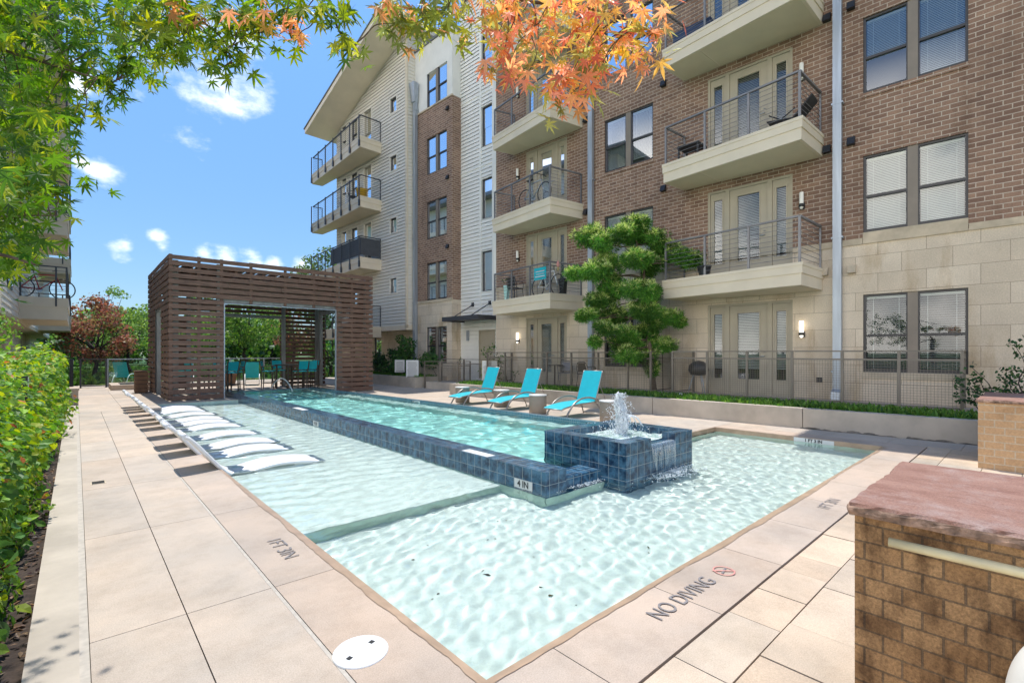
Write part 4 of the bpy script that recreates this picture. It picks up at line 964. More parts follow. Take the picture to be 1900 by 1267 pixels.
    mb = MB(); mb.box(.60, .73, a, a + .05, c, d); mb.box(.60, .73, b - .05, b, c, d); mb.box(.60, .73, a + .05, b - .05, d - .05, d); mb.build('door_frame', M['doorpaint'], q)
    mb = MB(); mb.box(.635, .66, a + .1, a + .14, 1.35, 1.5); mb.build('handle', M['galv'], q)
    # steel canopy on tie rods
    mb = MB(); mb.box(-.62, .6, 15.15, 17.45, 2.92, 2.98); mb.box(-.64, -.6, 15.13, 17.47, 2.86, 3.04); mb.box(-.6, .6, 15.13, 15.17, 2.86, 3.04); mb.box(-.6, .6, 17.43, 17.47, 2.86, 3.04); q = mb.build('door_canopy', M['darkrail'], bld)
    for s in (15.75, 16.85):
        mb = MB(); mb.tube([(-.45, s, 3.05), (.58, s, 3.62)], .022, 6); mb.box(.55, .62, s - .06, s + .06, 3.55, 3.72); mb.build('tie_rod', M['darkrail'], q)
    # drainpipes
    def pipe(name, x, s, z0, z1, w, shoe=True, hopper=None):
        mb = MB(); mb.box(x - w * .75, x, s - w / 2, s + w / 2, z0, z1)
        z = z0 + .6
        while z < z1: mb.box(x - w * .75 - .006, x + .01, s - w / 2 - .03, s + w / 2 + .03, z, z + .04); z += 3.1
        if shoe: mb.hexa([(x - .32, s - .09, z0 - .02), (x, s - .09, z0 - .02), (x, s + .09, z0 - .02), (x - .32, s + .09, z0 - .02)], [(x - .30, s - .09, z0 + .16), (x, s - .09, z0 + .26), (x, s + .09, z0 + .26), (x - .30, s + .09, z0 + .16)])
        if hopper: mb.hexa([(x - w, s - w * .6, hopper), (x, s - w * .6, hopper), (x, s + w * .6, hopper), (x - w, s + w * .6, hopper)], [(x - w * 1.5, s - w, hopper + .9), (x, s - w, hopper + .9), (x, s + w, hopper + .9), (x - w * 1.5, s + w, hopper + .9)])
        mb.build('drainpipe', M['galv'], bld)
    pipe('d', -.03, 3.2, .45, 16.6, .17); pipe('d', -.03, 10.1, .42, 16.6, .17); pipe('d', TX - .03, 20.42, .2, 13.6, .2, False, 13.6)
    # wall lamps, louvred vents
    def lamp(x, s, z, on):
        mb = MB(); mb.box(x - .03, x, s - .055, s + .055, z - .10, z + .05); mb.lathe([(.06, z - .05), (.062, z + .0), (.055, z + .02)], x - .075, s, 12); q = mb.build('wall_lamp', M['black'], bld)
        mb = MB(); mb.lathe([(.046, z + .02), (.05, z + .06), (.05, z + .28), (.044, z + .3), (.0005, z + .302)], x - .075, s, 14, caps=False); mb.lathe([(.0005, z - .11), (.03, z - .1), (.042, z - .05)], x - .075, s, 12, caps=False)
        mb.build('lamp_shade', M['lampon' if on else 'lampglass'], q)
    for i in range(5): lamp(0, 3.94, FLOORS[i] + 1.58, i == 0); lamp(0, 13.5, FLOORS[i] + 1.58, i == 0)
    mb = MB(); mb.box(.54, .6, 16.1, 16.85, 2.66, 2.80); mb.build('wall_lamp', M['lampglass'], bld); mb = MB(); mb.box(.52, .6, 17.1, 17.22, 2.05, 2.5); mb.build('meter_box', M['galv'], bld)
    def vent(x, s, z, m='black'):
        mb = MB(); mb.hexa([(x - .13, s - .075, z - .09), (x, s - .075, z - .09), (x, s + .075, z - .09), (x - .13, s + .075, z - .09)], [(x - .06, s - .075, z + .09), (x, s - .075, z + .09), (x, s + .075, z + .09), (x - .06, s + .075, z + .09)]); mb.build('vent_hood', M[m], bld)
    for z in (6.35, 9.45, 12.55): vent(0, 2.95, z); vent(0, 3.42, z - .05); vent(0, 10.35, z - .1); vent(0, 7.55, z + .02); vent(TX, 17.98, z - .05)
    for s in (2.93, 3.47): vent(0, s, 3.42, 'stonecap')
    vent(TX, 18.2, 2.1, 'stonecap'); vent(TX, 18.2, 3.0, 'stonecap')
    mb = MB(); mb.box(-.02, 0, 3.52, 3.64, .80, .92); mb.build('outlet_cover', M['black'], bld)
build_shell()

def build_balconies():
    def balcony(plan, zb, ht=.5, rail='railgrey', posts=(0, .34, .67, 1), cables=8, bracket=False, screen=None, hrail=1.02, panels=1):
        """plan: wall A (far), front A, front B (near), wall B in local coordinates"""
        (wa, fa, fb, wb) = [Vector(p) for p in plan]; zt = zb + ht
        def ins(k):
            c = (wa + fa + fb + wb) / 4; return [wa + (0, k)[0] * Vector((0, 0)), fa - (fa - c).normalized() * k, fb - (fb - c).normalized() * k, wb]
        mb = MB(); P = [wa, fa, fb, wb]; d = .022
        mb.prism([tuple(p) for p in P], zb, zb + ht * .52)
        q = [wa + Vector((0, d)), fa + Vector((-d, d)), fb + Vector((-d, -d)), wb + Vector((0, -d))]
        mb.prism([tuple(p) for p in q], zb + ht * .52, zb + ht * .86); d2 = .034
        q = [wa + Vector((0, d2)), fa + Vector((-d2, d2)), fb + Vector((-d2, -d2)), wb + Vector((0, -d2))]
        mb.prism([tuple(p) for p in q], zb + ht * .86, zt)
        o = mb.build('balcony', M['tanpaint'], bld)
        i1 = [wa.lerp(wb, .015), fa.lerp(fb, .02), fa.lerp(fb, .98), wa.lerp(wb, .985)]
        mb = MB()
        j1, j2 = .30, .305
        def pt(u, v): a = wa.lerp(wb, u); b = fa.lerp(fb, u); return a.lerp(b, v)
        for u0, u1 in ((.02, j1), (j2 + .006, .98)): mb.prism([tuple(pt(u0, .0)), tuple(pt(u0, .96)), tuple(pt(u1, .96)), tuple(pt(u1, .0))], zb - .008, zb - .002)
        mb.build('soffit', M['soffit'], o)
        # railing
        mb = MB(); k = .045; A = wa + Vector((-.03, -k)); Bp = fa + Vector((k, -k)); Cp = fb + Vector((k, k)); D = wb + Vector((-.03, k)); H = hrail
        z0 = zt - (.25 if bracket else 0)
        def v3(p, z): return (p[0], p[1], z)
        for t in posts:
            p = Bp.lerp(Cp, t)
            if bracket: p = p + Vector((-k - .05, 0))
            mb.bar(v3(p, z0), v3(p, zt + H), .045, .05, up=(0, 1, 0))
        for (w_, f_) in ((A, Bp), (D, Cp)): mb.bar(v3(w_, zt), v3(w_, zt + H), .035, .04, up=(0, 1, 0))
        for a, b in ((A, Bp), (Bp, Cp), (Cp, D)):
            mb.bar(v3(a, zt + H), v3(b, zt + H), .06, .04)
            for c in range(1, cables + 1): z = zt + H * c / (cables + 1); mb.tube([v3(a, z), v3(b, z)], .0065, 5, caps=False)
        mb.build('railing', M[rail], o)
        if bracket:
            for t in posts: p = Bp.lerp(Cp, t) + Vector((-k - .045, 0)); mb = MB(); mb.box(p[0] - .03, p[0] + .03, p[1] - .06, p[1] + .06, zb + .05, zb + .36); mb.build('rail_bracket', M[rail], o)
        if screen:
            mb = MB(); a = Bp.lerp(Cp, .42)
            mb.poly([v3(a, zt + .12), v3(Cp, zt + .12), v3(Cp, zt + H - .06), v3(a, zt + H - .06)]); mb.poly([v3(Cp, zt + .12), v3(D, zt + .12), v3(D, zt + H - .06), v3(Cp, zt + H - .06)])
            mb.build('privacy_screen', M['screen'], o)
        return o
    M['screen'] = pbr('charcoal_screen', (.07, .075, .085), .8, .1, 6)
    Rp = [(0, 6.95), (-.97, 7.07), (-1.42, 3.62), (0, 3.51)]
    Lp = [(0, 13.75), (-.86, 14.02), (-1.36, 10.80), (0, 10.5)]
    for z in (2.99, 6.17, 9.32, 12.45): balcony(Rp, z)
    for z in (2.95, 6.05, 9.15, 12.28): balcony(Lp, z)
    Gp = [(-.35, 29.9), (-.95, 30.0), (-1.52, 22.95), (-.35, 22.95)]
    for k, z in enumerate((2.3, 5.75, 8.8, 11.78)): balcony(Gp, z if k else 2.3, .55, 'darkrail', [i / 6 for i in range(7)], 9, True, screen=(k == 1), hrail=1.05)
build_balconies()

# ------------------------------------------------------------------ planters, patio, fences
def build_front():
    mb = MB(); s0, s1 = .35, 15.6      # raised patio behind the planter
    P = lambda x, s: bl(x, s)[:2]
    mb.prism([P(-1.3, -2.5), P(0, -2.5), P(0, 15.2), P(-1.3, 15.2)], -.1, .40); mb.prism([P(-1.3, 15.2), P(.62, 15.2), P(.62, 17.7), P(-1.3, 17.7)], -.1, .30)
    struct(mb.build('patio_floor', M['concrete']))
    mb = MB(); mb.prism([P(-2.3, -2.5), P(-1.29, -2.5), P(-1.29, 14.45), P(-2.3, 14.45)], -.1, .345); struct(mb.build('planter_soil', M['soil']))
    # planter wall in lengths separated by joints
    t = thing('planter_wall', 'low pale concrete planter wall running along the front of the brick building', 'planter wall', (13.36, 0, 0), BR)
    js = [-2.6, .5, 3.35, 6.6, 8.7, 11.0, 12.9, 14.5]
    for a, b in zip(js[:-1], js[1:]):
        mb = MB(); mb.box(-2.47, -2.26, a + .008, b - .008, -.1, .40); mb.build('wall_length', M['concrete'], t, bevel=.012)
    mb = MB(); mb.box(-2.46, -1.25, 14.5, 14.62, -.1, .40); mb.build('end_wall', M['concrete'], t, bevel=.012)
    mb = MB(); mb.box(-2.455, -2.27, -2.6, 14.45, -.1, .33); mb.build('joint_core', M['joint'], t)
    mb = MB(); rr = random.Random(4)
    for i in range(34): y = rr.uniform(.2, 3.3); l = rr.uniform(.06, .3); h = rr.uniform(.012, .05); x = -2.4715; mb.poly([(x, y, .002), (x, y + l, .002), (x, y + l * .9, h * .7), (x, y + l * .6, h), (x, y + l * .25, h * .8)])
    mb.build('damp_stain', M['mould'], t)
    t = thing('planter_box', 'low grey concrete planter wall holding the shrubs beside the pergola', 'planter wall')
    mb = MB(); mb.box(10.75, 10.95, 18.05, 26.5, -.1, .46); mb.box(10.95, 13.4, 18.05, 18.25, -.1, .46); mb.build('wall_length', M['concrete'], t, bevel=.012)
    mb = MB(); mb.box(10.95, 13.4, 18.25, 26.5, -.1, .40); mb.build('soil', M['soil'], t)
    def fence(name, label, runs, x=None, mesh=True):
        t = thing(name, label, 'fence'); H1, H2, Z0 = 1.12, 1.0, .06
        post = MB(); rl = MB(); net = MB()
        for (p, q, zb, posts) in runs:
            p, q = Vector(p), Vector(q); L = (q - p).length; d = (q - p).normalized(); V = lambda u, z: (p.x + d.x * u, p.y + d.y * u, z)
            for u in posts:
                m_ = MB(); m_.bar(V(u, zb - .05), V(u, zb + H1), .05, .05, up=(d.x, d.y, 0)); m_.build('post', M['fence'], t)
            rl.bar(V(0, zb + H1), V(L, zb + H1), .055, .03); rl.bar(V(0, zb + H2 - .05), V(L, zb + H2 - .05), .035, .035); rl.bar(V(0, zb + Z0), V(L, zb + Z0), .035, .03)
            u = .03
            while u < L: net.bar(V(u, zb + Z0), V(u, zb + H2 - .05), .0045, .0045, up=(d.x, d.y, 0)); u += .05
            z = zb + Z0 + .05
            while z < zb + H2 - .06: net.bar(V(0, z), V(L, z), .0045, .0045); z += .05
        rl.build('rail', M['fence'], t); net.build('wire_mesh', M['fence'], t); return t
    B = lambda x, s: bl(x, s)[:2]
    fence('patio_fence', 'taupe wire-mesh patio fence in front of the right terrace door and downpipe', [(B(-1.35, 1.06), B(-1.35, 6.62), .42, [0, .9, 1.83, 2.76, 3.71, 4.65, 5.56]), (B(-1.35, 6.62), B(-.05, 6.62), .42, [1.27]), (B(-1.35, 1.06), B(-.05, 1.06), .42, [1.27])])
    fence('patio_fence', 'taupe wire-mesh patio fence in front of the far terrace door, behind the turquoise loungers', [(B(-1.35, 7.25), B(-1.35, 13.8), .40, [.7, 1.7, 2.7, 3.7, 5.63, 6.55]), (B(-1.35, 7.25), B(-.05, 7.25), .42, [0, 1.27]), (B(-1.35, 13.8), B(-.05, 13.8), .40, [1.27])])
    fence('pool_gate', 'taupe metal gate with fine wire mesh panel at the end of the pale planter', [((11.05, 17.75), (11.22, 16.85), .03, [0, .9]), ((11.22, 16.8), (11.6, 16.1), .03, [0, .78]), ((11.6, 16.1), (12.1, 15.9), .03, [.52])])
    fence('entrance_railing', 'dark taupe railing in front of the white siding by the service door', [(B(-.55, 14.6), B(-.55, 17.6), .12, [0, 1.5, 3.0])])
build_front()
# ------------------------------------------------------------------ pergola
def build_pergola():
    t = thing('pergola', 'dark stained slatted timber pergola pavilion standing over the far end of the channel', 'pergola')
    X0, X1, Y0, Y1, H = 2.10, 8.80, 18.0, 23.7, 4.56
    P, SH, TK = .19, .140, .03
    rr = random.Random(9)
    def wall(axis, c, a, b, op, name):
        mb = MB(); z = .035; k = 0
        while z + SH < H + .02:
            segs = [(a, b)]
            if op and z < op[2] - .03: segs = [(a, op[0]), (op[1], b)]
            for s0, s1 in segs:
                # boards in lengths, each slightly different
                cuts = [s0]
                while s1 - cuts[-1] > 2.6: cuts.append(cuts[-1] + rr.uniform(1.6, 2.5))
                cuts.append(s1)
                for u, v in zip(cuts[:-1], cuts[1:]):
                    j = rr.uniform(-.006, .006); w = rr.uniform(-.004, .004); hz = SH + rr.uniform(-.01, .006)
                    if axis == 'x': mb.hexa([(u + .002, c + w, z), (v - .002, c - w, z + j), (v - .002, c + TK - w, z + j), (u + .002, c + TK + w, z)], [(u + .002, c + w, z + hz), (v - .002, c - w, z + hz + j), (v - .002, c + TK - w, z + hz + j), (u + .002, c + TK + w, z + hz)])
                    else: mb.hexa([(c + w, u + .002, z), (c + TK + w, u + .002, z), (c + TK - w, v - .002, z + j), (c - w, v - .002, z + j)], [(c + w, u + .002, z + hz), (c + TK + w, u + .002, z + hz), (c + TK - w, v - .002, z + hz + j), (c - w, v - .002, z + hz + j)])
            z += P; k += 1
        mb.build(name, M['slat'], t)
    wall('x', Y0, X0, X1, (3.60, 7.30, 3.14), 'slat_wall'); wall('x', Y1, X0, X1, (3.5, 7.0, 3.05), 'slat_wall')
    wall('y', X0, Y0 + .04, Y1, (19.85, 21.6, 3.0), 'slat_wall'); wall('y', X1 - TK, Y0 + .04, Y1, (20.9, 22.95, 3.3), 'slat_wall')
    bt = []      # nailing battens behind the boards
    for x in (2.16, 2.9, 3.53, 7.37, 7.95, 8.6): bt.append((x - .045, x + .045, Y0 + .033, Y0 + .07, .03, H))
    for x in (4.4, 5.5, 6.5): bt.append((x - .045, x + .045, Y0 + .033, Y0 + .07, 3.16, H))
    for y in (18.5, 19.3, 22.2, 23.3): bt.append((X0 + .033, X0 + .07, y - .045, y + .045, .03, H))
    for y in (18.5, 19.6, 23.3): bt.append((X1 - .075, X1 - .035, y - .045, y + .045, .03, H))
    for q in bt: mb = MB(); mb.box(*q); mb.build('batten', M['slat'], t)
    for (x, y) in ((2.3, 18.2), (3.48, 18.16), (7.42, 18.16), (8.6, 18.2), (2.3, 23.5), (8.6, 23.5), (3.42, 23.55), (7.1, 23.55), (2.24, 19.75), (2.24, 21.7), (8.62, 20.8), (8.62, 23.05)):
        mb = MB(); mb.box(x - .07, x + .07, y - .07, y + .07, 0, 4.4); mb.build('steel_post', M['steel'], t)
    for q in ((3.42, 7.1, 23.5, 23.62, 3.06, 3.2), (2.18, 2.3, 19.75, 21.7, 3.0, 3.14), (8.56, 8.68, 20.8, 23.05, 3.3, 3.44), (3.5, 7.4, 18.1, 18.22, 3.17, 3.3)): mb = MB(); mb.box(*q); mb.build('steel_lintel', M['steel'], t)
    for q in ((3.585, 3.615, 17.985, 18.06, .0, 3.14), (7.285, 7.315, 17.985, 18.06, .0, 3.14), (3.615, 7.285, 17.985, 18.06, 3.11, 3.14)): mb = MB(); mb.box(*q); mb.build('opening_trim', M['galv'], t)
    mb = MB(); x = X0 + .2
    while x < X1 - .1:
        mb.box(x, x + .045, Y0 + .08, Y1 - .05, 4.05, 4.28); x += .41
    for y in (19.6, 21.0, 22.4): mb.box(X0 + .05, X1 - .05, y, y + .05, 3.8, 4.05)
    mb.build('roof_joist', M['slat'], t)
    mb = MB(); x = X0 + .06
    while x < X1 - .2: mb.box(x, x + .30, Y0 + .05, Y1 - .05, 4.285, 4.31); x += .372
    mb.build('roof_board', M['slat'], t)
    t2 = thing('litter_bin', 'brown timber-slatted litter bin beside the left doorway of the pergola', 'bin', (1.82, 22.9, 0))
    mb = MB()
    for k in range(5): mb.box(-.2, .2, -.2, .2, .03 + k * .155, .165 + k * .155)
    mb.build('timber_body', M['woodbin'], t2); mb = MB(); mb.box(-.18, .18, -.18, .18, .0, .80); mb.build('liner', M['dark'], t2); mb = MB(); mb.box(-.22, .22, -.22, .22, .81, .84); mb.build('lid', M['woodbin'], t2, bevel=.006)
    # bar-height tables and sling chairs
    def bar_chair():
        c = thing('bar_chair', 'x', 'bar chair', group='bar chairs under the pergola')
        for sx in (-1, 1):
            for sy in (-1, 1):
                mb = MB(); mb.bar((sx * .22, sy * .23, 0), (sx * .2, sy * .2, .74 if sy < 0 else .95), .035, .035); mb.build('leg', M['darkalu'], c)
        mb = MB(); mb.box(-.22, .22, -.21, .21, .73, .76); mb.build('seat', M['teal'], c)
        mb = MB(); mb.hexa([(-.2, .19, .82), (.2, .19, .82), (.2, .215, .82), (-.2, .215, .82)], [(-.2, .27, 1.17), (.2, .27, 1.17), (.2, .295, 1.17), (-.2, .295, 1.17)]); mb.build('backrest', M['teal'], c)
        mb = MB()
        for s in (-1, 1): mb.bar((s * .22, .2, .7), (s * .22, .3, 1.19), .03, .03); mb.bar((s * .23, -.21, .95), (s * .23, .24, .95), .03, .03); mb.bar((s * .22, -.2, .25), (s * .22, .2, .25), .025, .025)
        mb.bar((-.22, -.2, .3), (.22, -.2, .3), .025, .025); mb.build('frame', M['darkalu'], c); return c
    def bar_table(x, y, label):
        c = thing('bar_table', label, 'bar table', (x, y, 0), R(20), 'bar tables under the pergola'); mb = MB(); mb.box(-.42, .42, -.42, .42, .98, 1.02); mb.build('tabletop', M['darkalu'], c, bevel=.006)
        for sx in (-1, 1):
            for sy in (-1, 1): mb = MB(); mb.bar((sx * .36, sy * .36, 0), (sx * .36, sy * .36, .98), .05, .05); mb.build('leg', M['darkalu'], c)
    bar_table(6.75, 21.55, 'dark square bar table right of the pergola opening, ringed by four turquoise chairs'); bar_table(3.95, 21.7, 'dark square bar table partly hidden by the left slatted pergola wall')
    ch = bar_chair(); first = True
    for x, y, a, lab in ((6.0, 21.9, 65, 'turquoise bar chair on the left side of the right pergola table'), (6.95, 20.85, 190, 'turquoise bar chair with back to the pool, left of the pair at the right table'), (7.42, 20.98, 172, 'turquoise bar chair with back to the pool, right of the pair at the right table'), (7.75, 21.85, -70, 'turquoise bar chair at the far right beside the inner slatted pergola wall'), (6.6, 22.5, 5, 'turquoise bar chair behind the right pergola table facing the pool'),
                         (4.75, 21.75, -85, 'turquoise bar chair at the left edge of the pergola opening, seen from its side'), (4.3, 22.45, -10, 'turquoise bar chair behind the left pergola table facing the pool'), (3.3, 21.3, 110, 'turquoise bar chair glimpsed through the left slatted pergola wall'), (4.35, 20.95, 200, 'turquoise bar chair nearest the pool at the left pergola table')):
        c = ch if first else copy_tree(ch); first = False; c.location = (x, y, 0); c.rotation_euler = (0, 0, R(a)); c['label'] = lab
    # little arcing water spout at the far end of the channel
    t3 = thing('water_spout', 'thin arc of water spouting into the far end of the channel under the pergola', 'water jet'); mb = MB(); mb.tube([(5.7 + .5 * u, 20.42 - 1.0 * u, .1 + 1.3 * u - 1.4 * u * u + .45 * u * (1 - u)) for u in [i / 12 for i in range(13)]], [.012 + .012 * (i / 12) for i in range(13)], 6); mb.build('water_arc', M['spray'], t3)
    mb = MB(); mb.lathe([(.05, .0), (.05, .08), (.03, .1)], 5.7, 20.42, 12); mb.build('nozzle', M['galv'], t3)
build_pergola()

# ------------------------------------------------------------------ poolside furniture
def build_chaises():
    prof = smoothpts([(2.72, -.10), (2.60, -.058), (2.42, -.028), (2.2, -.012), (2.02, -.014), (1.84, -.04), (1.66, -.074), (1.52, -.070), (1.42, .0), (1.32, .12), (1.22, .245), (1.12, .37), (1.04, .455), (.99, .48)], 5)
    W = .57
    c = thing('pool_chaise', 'x', 'pool chaise', group='white chaises standing in the sun shelf')
    th = .048; n = len(prof); up = []; lo = []
    for i, p in enumerate(prof):
        d = (prof[min(i + 1, n - 1)] - prof[max(i - 1, 0)]); d = Vector((d[0], d[1])).normalized(); nrm = Vector((d.y, -d.x))
        if nrm.y < 0: nrm = -nrm
        tt = th * (1 if i < n - 3 else .8); up.append((p[0], p[1])); lo.append((p[0] - nrm.x * tt, p[1] - nrm.y * tt))
    # rounded head
    mb = MB(); rows = []
    def ring(i):
        (ux, uz), (lx, lz) = up[i], lo[i]; e = .018; mx, mz = (ux + lx) / 2, (uz + lz) / 2
        return [(ux, e, uz), (ux, W - e, uz), (ux * .7 + lx * .3, W, uz * .7 + lz * .3), (lx * .7 + ux * .3, W, lz * .7 + uz * .3), (lx, W - e, lz), (lx, e, lz), (lx * .7 + ux * .3, 0, lz * .7 + uz * .3), (ux * .7 + lx * .3, 0, uz * .7 + lz * .3)]
    base = 0
    for i in range(n): mb.V.extend(ring(i))
    for i in range(n - 1):
        for k in range(8):
            k2 = (k + 1) % 8; mb.F.append((i * 8 + k, i * 8 + k2, (i + 1) * 8 + k2, (i + 1) * 8 + k)); mb.MI.append(0); mb.SM.append(k in (0, 4, 1, 7))
    mb.F.append(tuple(range(8))); mb.MI.append(0); mb.SM.append(False); mb.F.append(tuple((n - 1) * 8 + k for k in range(8))); mb.MI.append(0); mb.SM.append(False)
    mb.build('shell', M['chaise'], c)
    for (xa, xb) in ((1.5, 1.75), (2.3, 2.55)):      # moulded feet on the shelf floor
        for y0 in (.06, W - .16): mb = MB(); mb.box(xa, xb, y0, y0 + .1, -.2, -.085); mb.build('foot', M['chaise'], c)
    mb = MB(); mb.tube([(.985, .02, .465), (.975, W / 2, .468), (.985, W - .02, .465)], .036, 10); mb.build('head_roll', M['chaise'], c)
    ords = ['first', 'second', 'third', 'fourth', 'fifth', 'sixth', 'seventh', 'eighth', 'ninth', 'tenth', 'eleventh']
    ys = [7.12, 8.36, 9.16, 10.3, 11.6, 12.45, 13.2, 14.25, 15.25, 16.0, 16.65]; rr = random.Random(6)
    for i, y in enumerate(ys):
        o = c if i == 0 else copy_tree(c); o.location = (rr.uniform(-.03, .03), y, -.012 + rr.uniform(-.006, .006)); o.rotation_euler = (0, 0, R(rr.uniform(-1.2, 1.2)))
        o['label'] = 'white moulded pool chaise nearest the camera in the sun shelf row' if i == 0 else ('white moulded pool chaise farthest away, last in the sun shelf row' if i == 10 else ords[i] + ' white moulded pool chaise from the near end of the sun shelf row')
build_chaises()
def build_loungers():
    c = thing('sun_lounger', 'x', 'sun lounger', group='turquoise loungers on the deck'); W = .62
    L = lambda x, z, y: (x, y, z)
    seat = smoothpts([(-.12, .225), (.02, .262), (.45, .315), (.8, .325), (1.1, .335)], 5); back = smoothpts([(1.08, .345), (1.15, .52), (1.26, .80), (1.36, 1.06)], 5)
    def sheet(pr, y0, y1, th=.012):
        mb = MB()
        for a, b in zip(pr[:-1], pr[1:]):
            d = Vector((b[0] - a[0], b[1] - a[1])).normalized(); nx_, nz_ = -d.y * th, d.x * th
            mb.hexa([(a[0], y0, a[1]), (b[0], y0, b[1]), (b[0], y1, b[1]), (a[0], y1, a[1])], [(a[0] + nx_, y0, a[1] + nz_), (b[0] + nx_, y0, b[1] + nz_), (b[0] + nx_, y1, b[1] + nz_), (a[0] + nx_, y1, a[1] + nz_)])
        return mb
    sheet(seat, .04, W - .04).build('seat', M['teal'], c)
    bk = sheet(back, .03, W - .03); bo = bk.build('backrest', M['teal'], c)
    mb = MB()
    for i in range(11):
        t_ = .16 + .6 * i / 10; k = t_ * (len(back) - 1); j = int(k); p = back[j].lerp(back[min(j + 1, len(back) - 1)], k - j); mb.bar((p[0] - .006, .04, p[1] + .004), (p[0] - .006, W - .04, p[1] + .004), .006, .004)
    mb.build('sling_seam', M['teal'], bo)
    for y in (.0, W):
        arc = smoothpts([(-.02, .0), (.10, .17), (.28, .34), (.52, .435), (.78, .455), (1.0, .42), (1.13, .37)], 5)
        mb = MB(); mb.tube([(p[0], y, p[1]) for p in arc], .021, 8); mb.build('arm', M['alu'], c)
        mb = MB(); mb.tube([(p[0], y + (.03 if y == 0 else -.03), p[1] - .008) for p in seat] + [(1.42, y + (.03 if y == 0 else -.03), .335), (1.62, y + (.03 if y == 0 else -.03), .335)], .014, 7); mb.tube([(p[0], y + (.022 if y == 0 else -.022), p[1]) for p in back], .014, 7); mb.build('side_rail', M['alu'], c)
        mb = MB(); lg = smoothpts([(.98, .33), (1.12, .29), (1.26, .16), (1.33, .0)], 4); mb.tube([(p[0], y + (.03 if y == 0 else -.03), p[1]) for p in lg], .016, 7); mb.build('leg', M['alu'], c)
        mb = MB(); mb.tube([(1.25, y + (.03 if y == 0 else -.03), .74), (1.5, y + (.03 if y == 0 else -.03), .34)], .009, 6); mb.build('back_strut', M['alu'], c)
    mb = MB(); mb.tube([(-.12, .03, .222), (-.12, W - .03, .222)], .014, 7); mb.tube([(1.62, .03, .335), (1.62, W - .03, .335)], .014, 7); mb.tube([(1.36, .022, 1.06), (1.36, W - .022, 1.06)], .014, 7); mb.tube([(1.33, .03, .02), (1.33, W - .03, .02)], .012, 6); mb.build('cross_rail', M['alu'], c)
    for i, (x, y, a, lab) in enumerate(((8.15, 7.18, 0, 'turquoise sling lounger nearest the fountain, first of three on the deck'), (8.14, 9.22, .5, 'turquoise sling lounger in the middle of the three on the deck'), (8.2, 11.1, -1, 'turquoise sling lounger farthest from the fountain, in front of the small sign'))):
        o = c if i == 0 else copy_tree(c); o.location = (x, y, 0); o.rotation_euler = (0, 0, R(a)); o['label'] = lab
    d = thing('drum_table', 'x', 'side table', group='drum side tables between loungers')
    mb = MB(); mb.lathe([(.20, 0), (.215, .02), (.218, .2), (.215, .43), (.21, .445)], n=32); mb.build('drum', M['drum'], d); mb = MB(); mb.lathe([(.222, .445), (.226, .46), (.22, .475), (.0005, .476)], n=32, caps=False); mb.build('tabletop', M['drumtop'], d)
    for i, (x, y, lab) in enumerate(((8.6, 6.32, 'taupe drum side table nearest the fountain jet'), (8.5, 8.42, 'taupe drum side table between the nearest and the middle lounger'), (8.85, 10.2, 'taupe drum side table between the middle and the farthest lounger'), (8.75, 11.9, 'taupe drum side table beyond the farthest lounger'))):
        o = d if i == 0 else copy_tree(d); o.location = (x, y, 0); o['label'] = lab
build_loungers()

